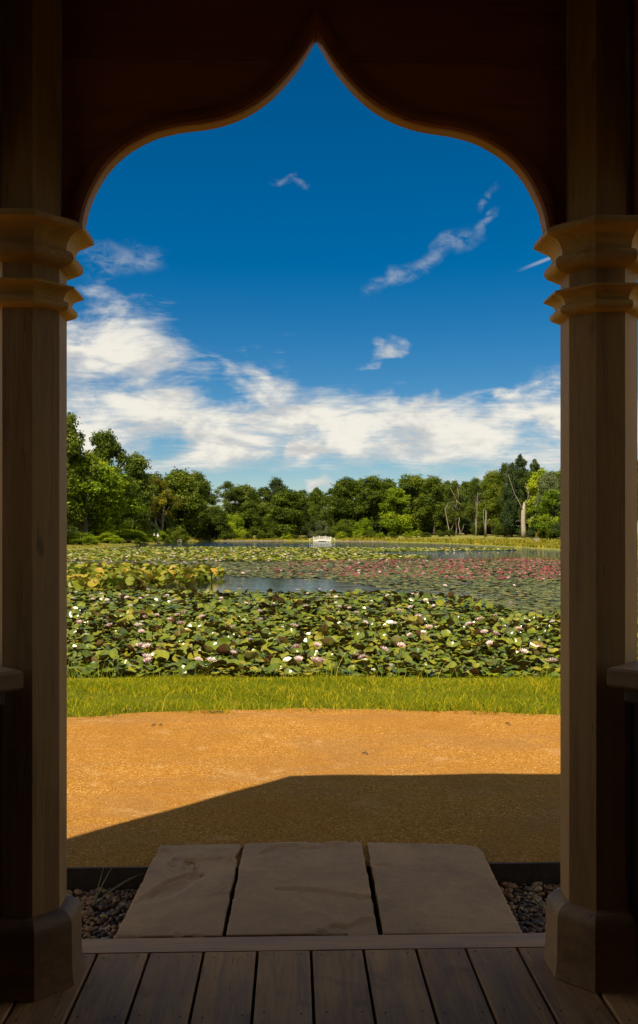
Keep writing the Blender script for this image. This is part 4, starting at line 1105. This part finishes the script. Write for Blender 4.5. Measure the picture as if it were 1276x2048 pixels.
# near patch
X, Y = scatter(NEAR, 56000, 11.3, 29)
dens_k = rng.random(len(X)) < np.interp(Y, [11.4, 14, 22, 28], [.74, .84, .80, .62]); X, Y = X[dens_k], Y[dens_k]
n = len(X); S = (.040+.070*rng.random(n)**1.6)*np.interp(Y, [12, 26], [1, 1.15])
up = rng.random(n)
patch = np.sin(X*1.1+Y*.7)+np.sin(X*.6-Y*.9+2)
raise_ = np.clip(.5+.35*patch, 0, 1)*np.interp(Y, [11.5, 15, 24, 28], [.9, 1, .8, .3])
tilt = np.abs(rng.normal(0, .17, n))+np.where(up < .36*raise_, rng.uniform(.1, .6, n), 0)+np.where(up < .08*raise_, .5, 0)
taz = rng.uniform(0, 2*pi, n); spin = rng.uniform(0, 2*pi, n)
Z = WZ+.012+np.where(up < .75, rng.uniform(0, .13, n)*raise_, 0)+np.sin(np.minimum(tilt, 1.4))*S*.75
R = rotmats(tilt, taz, spin)
hi = [leaf_mesh(s_, 16, 2, c_, w_) for s_, c_, w_ in ((1, .15, .08), (2, .30, .14), (3, -.15, .15), (4, .45, .12), (5, .08, .18), (6, -.28, .12), (7, .6, .16))]
lo_ = [leaf_mesh(s_, 9, 1, c_, w_) for s_, c_, w_ in ((1, .10, .05), (2, .22, .08), (3, -.12, .09), (4, .35, .08))]
u_ = HX+FPX*X/Y; score = S/Y*(0.6+np.sin(tilt)); vis = (u_ > 150) & (u_ < 1110)
idx = np.argsort(np.where(vis, -score, 1))[:300]
hi_me = [mesh('lily_leaf', V, F, ['pad_top', 'pad_under'], True, mi=MI) for V, F, MI in hi]
stalk_me = MB().tube([(0,0,0), (.02,.01,-.4), (-.02,.03,-.8), (0,0,-1)], [.028,.03,.032,.035], 5).mesh('stalk', 'stalk_mat', True)
sel = np.zeros(n, bool); sel[idx] = True
for j, i in enumerate(idx):
    M4 = Matrix([list(R[i][0])+[0], list(R[i][1])+[0], list(R[i][2])+[0], [0, 0, 0, 1]])
    upright = tilt[i] > .6
    o = obj('lily_leaf', hi_me[j % len(hi_me)], label='upright glossy lily leaf tilted out of the water near the grass' if upright else 'round glossy lily leaf lying in the near patch beside the grass', cat='leaf',
            group='upright near lily leaves' if upright else 'flat near lily leaves')
    o.matrix_world = Matrix.Translation((X[i], Y[i], Z[i])) @ M4 @ Matrix.Scale(float(S[i]), 4)
    if Z[i]-WZ > .06:
        st = obj('stalk', stalk_me, o); Ls = (Z[i]-WZ+.06)
        st.matrix_world = Matrix.Translation((X[i], Y[i], Z[i]-.003)) @ Matrix.Diagonal((float(S[i])*.6, float(S[i])*.6, Ls, 1))
        st.matrix_parent_inverse = Matrix.Identity(4); st.matrix_local = o.matrix_world.inverted() @ (Matrix.Translation((X[i], Y[i], Z[i]-.003)) @ Matrix.Diagonal((float(S[i])*.6, float(S[i])*.6, Ls, 1)))
a = ~sel & (Y < 19.5); b_ = ~sel & (Y >= 19.5)
join(hi, X[a], Y[a], Z[a], S[a], R[a], 'near_lily_leaves', ['pad_top', 'pad_under'], kind='stuff', label='mass of glossy green lily leaves beside the grass bank', cat='leaves')
join(lo_, X[b_], Y[b_], Z[b_], S[b_], R[b_], 'lily_leaf_carpet', ['pad_top', 'pad_under'], kind='stuff', label='carpet of lily leaves behind the nearest leaves', cat='leaves')

# clump of tall upright yellow-green leaves
X, Y = scatter(DOCK, 15000, 28, 47)
k = rng.random(len(X)) < .55; X, Y = X[k], Y[k]; n = len(X)
S = rng.uniform(.10, .19, n); tilt = rng.uniform(.35, 1.2, n); taz = rng.uniform(0, 2*pi, n); spin = taz+pi/2+rng.normal(0, .4, n)
Z = WZ+rng.uniform(.12, .38, n); R = rotmats(tilt, taz, spin)
dk = [leaf_mesh(s_, 10, 1, c_, w_, False) for s_, c_, w_ in ((21, .25, .06), (22, .4, .1), (23, -.2, .08), (24, .1, .12))]
dk_me = [mesh('dock_leaf', V, F, ['dock_leaf'], True) for V, F, MI in dk]
u_ = HX+FPX*X/Y; idx = np.argsort(np.where((u_ > 135) & (u_ < 460), Y, 999))[:280]; sel = np.zeros(n, bool); sel[idx] = True
for j, i in enumerate(idx):
    M4 = Matrix([list(R[i][0])+[0], list(R[i][1])+[0], list(R[i][2])+[0], [0, 0, 0, 1]])
    o = obj('upright_leaf', dk_me[j % 4], label='yellow-green upright leaf in the raised clump behind the near lilies', cat='leaf', group='leaves of the raised yellow-green clump')
    mw = Matrix.Translation((X[i], Y[i], Z[i])) @ M4 @ Matrix.Scale(float(S[i]), 4); o.matrix_world = mw
    st = obj('stalk', stalk_me, o); st.matrix_local = mw.inverted() @ (Matrix.Translation((X[i], Y[i], Z[i]-.003)) @ Matrix.Diagonal((.1, .1, float(Z[i]-WZ+.05), 1)))
a = ~sel
join(dk, X[a], Y[a], Z[a], S[a], R[a], 'raised_leaf_clump', ['dock_leaf'], kind='stuff', label='rest of the raised clump of yellow-green leaves', cat='leaves')

# flat pads in the middle of the pond
def flat_pads(poly, tries, d0, d1, s0, s1, name, mat, label, tl, zr, keep=None):
    X, Y = scatter(poly, tries, d0, d1)
    if keep is not None: k = keep(X, Y); X, Y = X[k], Y[k]
    n = len(X); S = rng.uniform(s0, s1, n)*np.interp(Y, [20, 60, 200], [.8, 1, 1.5])
    tilt = np.abs(rng.normal(0, tl, n)); R = rotmats(tilt, rng.uniform(0, 2*pi, n), rng.uniform(0, 2*pi, n))
    pr = [leaf_mesh(s_, 6, 1, c_, .03, False) for s_, c_ in ((31, .03), (32, .06), (33, .01))]
    join(pr, X, Y, WZ+.006+rng.uniform(0, zr, n)+np.sin(tilt)*S*.8, S, R, name, [mat], kind='stuff', label=label, cat='leaves')
wave_ = lambda X, Y: rng.random(len(X)) < np.clip(.62+.35*np.sin(X*.5+Y*.33)*np.sin(Y*.55-X*.12)-.35*((Y > 27) & (Y < 37) & (X < 4)), .1, 1)
flat_pads(FLAT, 110000, 19, 64, .085, .15, 'floating_pads', 'pad_flat', 'small flat lily pads floating in the middle of the pond', .06, .008, wave_)
flat_pads(FLAT2, 34000, 43, 66, .09, .15, 'floating_pads', 'pad_flat', 'small flat lily pads floating behind the raised clump', .07, .01, wave_)
flat_pads(FAR, 80000, 58, 135, .12, .22, 'far_lily_leaves', 'pad_far', 'far patch of yellowish lily leaves with pale flowers', .17, .03)

# flowers
def flower_data(np_, rows, seed, spread):
    """cupped flower of radius 1: petals as folded diamonds in rings; returns petals and centre"""
    r2 = random.Random(seed); V = []; F = []; MI = []
    for row in range(rows):
        n_ = np_-row*2; el_ = radians(spread+row*(82-spread)/max(rows, 1)); L = 1.0-.10*row
        for k in range(n_):
            a = 2*pi*(k+.5*row)/n_+r2.uniform(-.1, .1); e_ = el_+r2.uniform(-.1, .1); w = .20
            d_ = Vector((cos(a)*cos(e_), sin(a)*cos(e_), sin(e_))); s_ = Vector((-sin(a), cos(a), 0)); up_ = d_.cross(s_)*-1
            b0 = Vector((cos(a), sin(a), 0))*.06; c0 = len(V)
            V += [b0, b0+d_*L*.5+s_*w+up_*.05, b0+d_*L*.45-up_*.05, b0+d_*L*.5-s_*w+up_*.05, b0+d_*L+Vector((0, 0, .06))]
            F += [(c0, c0+1, c0+2), (c0, c0+2, c0+3), (c0+2, c0+1, c0+4), (c0+3, c0+2, c0+4)]; MI += [1 if row == 0 and k % 3 else 0]*4
    return np.array([tuple(v) for v in V]), F, MI
fl_data = [flower_data(11, 3, s_, sp) for s_, sp in ((1, 22), (2, 34), (3, 48), (4, 28))]
fl_me = [mesh('lily_flower', V, F, ['petal_white', 'petal_blush'], mi=MI) for V, F, MI in fl_data]
centre_me = MB().tube([(0,0,.05),(0,0,.25),(0,0,.42),(0,0,.46)], [.10,.20,.17,.05], 8).mesh('stamens', 'stamen')
# flowers that can be picked out in the photograph
z7 = [(40,345),(53,316),(133,335),(140,350),(183,323),(210,355),(275,330),(310,341),(327,383),(376,346),(412,335),(415,302),(437,382),(459,430),(497,340),(511,330),(550,355),(563,430),(598,418),(636,325),(685,437),(578,473),(525,455),(366,482),(382,512),(223,482),(70,470),(373,584),(410,588),(407,642),(417,688),(731,678),(667,740),(839,488),(978,457),(925,555),(873,300),(780,345),(853,323),(905,370),(1042,372),(1163,303),(1215,322),(1207,386),(1157,592),(1260,585),(1168,687),(1270,683),(1145,482),(283,415),(400,440),(782,362),(975,410),(840,620)]
z8 = [(50,300),(108,308),(92,328),(130,340),(135,370),(143,388),(172,382),(197,394),(231,421),(275,466),(388,330),(502,391),(443,407),(540,437),(420,470),(597,492),(620,385),(578,355),(536,330),(567,517),(502,533),(453,584),(263,640),(37,585),(58,685),(25,743),(368,600),(851,451),(929,432),(872,517),(928,523),(900,571),(1007,372),(1214,462),(1213,668),(1068,618),(1045,505),(795,475),(675,280),(1020,280),(625,345),(310,340),(512,325)]
spots = [(130+a*.3997, 1060+b*.3995) for a, b in z7]+[(620+a*.4, 1060+b*.4) for a, b in z8]
for i, (x, y) in enumerate(spots):
    z = WZ+(.20 if y > 1230 else .13 if y > 1190 else .06)
    X_, Y_, _ = px(x, y, z)
    if Y_ < 11.3: Y_ = 11.3+.1*(i % 3); X_ = (x-HX)/FPX*Y_
    s_ = random.uniform(.062, .088)
    o = obj('lily_flower', fl_me[i % 4], label='white water lily flower flushed pink, raised above the near leaves', cat='flower', group='white-pink flowers over the near lilies')
    o.location = (X_, Y_, z); o.scale = (s_,)*3; o.rotation_euler = (random.uniform(-.35, .35)+.12, random.uniform(-.3, .3), random.uniform(0, 6.28))
    obj('stamens', centre_me, o)
    st = obj('stalk', stalk_me, o); st.scale = (.85, .85, (z-WZ+.05)/s_)
# far white flowers and pink field
def flower_field(poly, tries, d0, d1, name, mats, labels, cat, group, s0, s1, nmax, data, keep=None):
    X, Y = scatter(poly, tries, d0, d1)
    if keep is not None: k = keep(X, Y); X, Y = X[k], Y[k]
    n = len(X); S = rng.uniform(s0, s1, n)
    Z = WZ+rng.uniform(.03, .09, n); u_ = HX+FPX*X/Y
    idx = np.argsort(np.where((u_ > 140) & (u_ < 1118), Y, 9999))[:nmax]; sel = np.zeros(n, bool); sel[idx] = True
    mes = [mesh(name, V, F, mats, mi=MI) for V, F, MI in data]
    for j, i in enumerate(idx):
        o = obj(name, mes[j % len(mes)], label=labels[0], cat=cat, group=group)
        o.location = (X[i], Y[i], Z[i]); o.scale = (S[i],)*3; o.rotation_euler = (random.uniform(-.3, .3), random.uniform(-.3, .3), random.uniform(0, 6.28))
    a = ~sel; m_ = a.sum()
    if m_: join(data, X[a], Y[a], Z[a], S[a], rotmats(np.abs(rng.normal(0, .2, m_)), rng.uniform(0, 6.28, m_), rng.uniform(0, 6.28, m_)), name+'s_beyond', mats, kind='stuff', label=labels[1], cat='flowers')
PINK = [(520,1122),(640,1121),(860,1119),(1700,1114),(1700,1166),(1120,1163),(900,1161),(700,1158),(540,1154)]
sm = [flower_data(7, 2, s_, 30) for s_ in (11, 12, 13)]
flower_field(PINK, 15000, 34, 74, 'pink_lily_flower', ['petal_pink', 'petal_pink'], ('deep pink water lily flower in the field over floating pads', 'more deep pink lily flowers farther across the pads'), 'flower', 'deep pink flowers over the floating pads', .05, .095, 295, sm,
             lambda X, Y: (rng.random(len(X)) < np.interp(HX+FPX*X/Y, [520, 650, 850, 1120], [.10, .30, .48, .65])*(.45+.55*np.sin(X*.9+Y*.5)*np.sin(Y*.7-X*.4)+.25)))
flower_field(FAR, 1700, 60, 160, 'far_lily_flower', ['petal_white', 'petal_white'], ('cream water lily flower in the far patch of yellowish leaves', 'cream lily flowers at the back of the far patch'), 'flower', 'cream flowers over the far lily patch', .09, .15, 190, sm)
flower_field(FLAT2+[], 500, 43, 66, 'cream_lily_flower', ['petal_white', 'petal_blush'], ('cream flower among small pads behind the raised clump', 'cream flowers among the small pads'), 'flower', 'cream flowers behind the raised clump', .08, .13, 60, sm, lambda X, Y: rng.random(len(X)) < .6)
flower_field([(440,1122),(860,1120),(860,1150),(440,1150)], 300, 38, 66, 'cream_lily_flower', ['petal_white', 'petal_blush'], ('cream flower among small floating pads in mid pond', 'cream flowers in mid pond'), 'flower', 'cream flowers in mid pond', .08, .13, 60, sm, lambda X, Y: rng.random(len(X)) < .6)

# ------------------------------------------------------------------ white bridge
BD = 235.6; BX = (644.5-HX)/FPX*BD; BZ = .05
br = empty('footbridge', (BX, BD, BZ), label='small white arched timber footbridge on the far shore', cat='bridge')
def bz(x): return .95-.055*x*x*.9+.0                                   # curve of the top rail
hw_ = 2.32
def arched(z_off0, z_off1, y0, y1, x0=-hw_, x1=hw_, n_=14):
    mb = MB(); V = []; F = []
    for i in range(n_+1):
        x = x0+(x1-x0)*i/n_; V += [(x, y0, bz(x)+z_off0), (x, y1, bz(x)+z_off0), (x, y1, bz(x)+z_off1), (x, y0, bz(x)+z_off1)]
    for i in range(n_):
        for j in range(4): F.append((i*4+j, i*4+(j+1) % 4, i*4+4+(j+1) % 4, i*4+4+j))
    F += [(3,2,1,0), tuple(n_*4+k for k in range(4))]
    return mb.add(V, F)
arched(-.98, -.84, -.9, .9).build('deck', 'white_paint', br)
for y in (-.9, .9):
    arched(-.08, 0, y-.04, y+.04).build('top_rail', 'white_paint', br)
    arched(-.80, -.72, y-.035, y+.035).build('bottom_rail', 'white_paint', br)
    mb = MB()
    for k in range(30):
        x = -hw_+.1+k*(2*hw_-.2)/29; mb.box(x-.032, x+.032, y-.02, y+.02, bz(x)-.72, bz(x)-.07)
    mb.build('balusters', 'white_paint', br, kind='stuff')
    for x in (-2.32, -.8, .8, 2.32):
        p_ = MB().box(x-.07, x+.07, y-.07, y+.07, bz(x)-1.15, bz(x)+.22, .01).build('post', 'white_paint', br)
    for s_ in (-1, 1):
        MB().tube([(s_*2.32, y, bz(2.32)-.05), (s_*2.85, y, .38), (s_*3.35, y, .22)], [.06, .06, .06], 5).build('handrail', 'white_paint', br)
        MB().box(s_*3.35-.06, s_*3.35+.06, y-.06, y+.06, -.25, .34, .01).build('end_post', 'white_paint', br)
    # arched skirt below the deck
    V = []; F = []; n_ = 16
    for i in range(n_+1):
        x = -hw_+2*hw_*i/n_; lowz = max(-.36, bz(x)-1.2-(abs(x)/hw_)**4*.4)
        V += [(x, y-.03, lowz), (x, y+.03, lowz), (x, y+.03, bz(x)-.84), (x, y-.03, bz(x)-.84)]
    for i in range(n_):
        for j in range(4): F.append((i*4+j, i*4+(j+1) % 4, i*4+4+(j+1) % 4, i*4+4+j))
    MB().add(V, F).build('arch_beam', 'white_paint', br)
# low stone margin of the far shore
for i, (xa, xb, ya) in enumerate(((440, 618, 1082.6), (672, 860, 1083.4))):
    a, b_ = px(xa, ya, WZ), px(xb, ya if xb < 700 else 1085.2, WZ); mb = MB(); k_ = 22
    V = []; F = []
    for j in range(k_+1):
        u = j/k_; p = Vector(a).lerp(Vector(b_), u); o_ = rng.normal(0, .12); h_ = .22+rng.uniform(-.05, .08)
        V += [(p.x, p.y-.2+o_, -.5), (p.x, p.y+.3+o_, -.5), (p.x, p.y+.3+o_, WZ+h_), (p.x, p.y-.15+o_, WZ+h_)]
    for j in range(k_):
        for m_ in range(4): F.append((j*4+m_, j*4+(m_+1) % 4, j*4+4+(m_+1) % 4, j*4+4+m_))
    mb.add(V, F).build('stone_margin', 'stone_edge', label='low stone water edge on the far shore '+('before' if i == 0 else 'past')+' the white bridge', cat='kerb')

# ------------------------------------------------------------------ walkers
def person(x, yfoot, h, mat, hat, label, stride, arm, turn):
    d = 186.0; X_ = (x-HX)/FPX*d; z0 = float(ground_z(X_, d))
    J = {'pel': (0,0,.95), 'wai': (0,0,1.10), 'che': (0,0,1.32), 'nec': (0,0,1.49), 'hea': (0,.02,1.60), 'top': (0,.02,1.70),
         'sl': (-.19,0,1.43), 'el': (-.27,-.03,1.16), 'hl': (-.25,.10+arm,.95), 'sr': (.19,0,1.43), 'er': (.27,-.03,1.16), 'hr': (.25,.10,.95),
         'pl': (-.10,0,.92), 'kl': (-.11,stride*.5,.50), 'al': (-.11,stride*.5-.12,.09), 'fl': (-.12,stride*.5+.06,.04), 'pr': (.10,0,.92), 'kr': (.11,-stride*.2,.50), 'ar': (.11,-stride*.8,.09), 'fr': (.12,-stride*.8+.17,.04)}
    Rr = {'pel': .17, 'wai': .15, 'che': .18, 'nec': .06, 'hea': .10, 'top': .075, 'sl': .075, 'el': .05, 'hl': .04, 'sr': .075, 'er': .05, 'hr': .04, 'pl': .10, 'kl': .07, 'al': .045, 'fl': .04, 'pr': .10, 'kr': .07, 'ar': .045, 'fr': .04}
    E = [('pel','wai'),('wai','che'),('che','nec'),('nec','hea'),('hea','top'),('che','sl'),('sl','el'),('el','hl'),('che','sr'),('sr','er'),('er','hr'),('pel','pl'),('pl','kl'),('kl','al'),('al','fl'),('pel','pr'),('pr','kr'),('kr','ar'),('ar','fr')]
    names = list(J); me = bpy.data.meshes.new('person'); me.from_pydata([J[k] for k in names], [(names.index(a), names.index(b_)) for a, b_ in E], [])
    me.materials.append(MATS[mat])
    o = obj('person', me, label=label, cat='person', group=None)
    o.modifiers.new('skin', 'SKIN'); sv = me.skin_vertices[0].data
    for i, k in enumerate(names): sv[i].radius = (Rr[k], Rr[k]*.8); sv[i].use_root = (k == 'pel')
    o.modifiers.new('sub', 'SUBSURF').levels = 1; o.modifiers['sub'].render_levels = 2
    o.location = (X_, d, z0); o.scale = (h/1.75,)*3; o.rotation_euler.z = turn
    MB().tube([(0,0,1.60),(0,-.01,1.66),(0,0,1.74),(0,0,1.775)], [.115,.122,.10,.03], 10).build('hair' if hat == 'hair_grey' else 'cap', hat, o, True)
person(308.5, 1082, 1.68, 'clothes_a', 'hair_grey', 'walker in white top and long black trousers on the lawn bank', .35, .05, .2)
person(315.5, 1082.5, 1.72, 'clothes_b', 'cap_white', 'walker in white shirt and cap with dark shorts and bare legs', .25, .0, -.1)

# rail fence behind the walkers
d = 200.0; fx0, fx1 = (335-HX)/FPX*d, (362-HX)/FPX*d; z0 = float(ground_z((fx0+fx1)/2, d))
fe = empty('rail_fence', ((fx0+fx1)/2, d, z0), label='low timber rail fence in shade behind the walkers', cat='fence')
Lf = (fx1-fx0)/2
for x in (-Lf, 0, Lf): MB().box(x-.06, x+.06, -.06, .06, -.2, 1.0, .01).build('post', 'grey_timber', fe)
for z in (.55, .88): MB().box(-Lf-.1, Lf+.1, -.1, -.062, z-.05, z+.05, .008).build('rail', 'grey_timber', fe)
# weathered timber seat on the meadow bank
d = 136.0; X_ = (1075-HX)/FPX*d; z0 = float(ground_z(X_, d))
se = empty('bench', (X_, d, z0), .3, label='small weathered grey bench standing in the meadow grass', cat='bench')
for k in range(3): MB().box(-.42, .42, -.2+k*.14, -.08+k*.14, .42, .46, .006).build('seat_slat', 'grey_timber', se)
for k in range(3): MB().box(-.42, .42, .23, .26, .54+k*.13, .64+k*.13, .006).build('back_slat', 'grey_timber', se)
for sx_ in (-.36, .36):
    MB().box(sx_-.035, sx_+.035, -.19, -.12, -.1, .418, .005).build('leg', 'grey_timber', se)
    MB().box(sx_-.035, sx_+.035, .262, .33, -.1, .95, .005).build('leg', 'grey_timber', se)
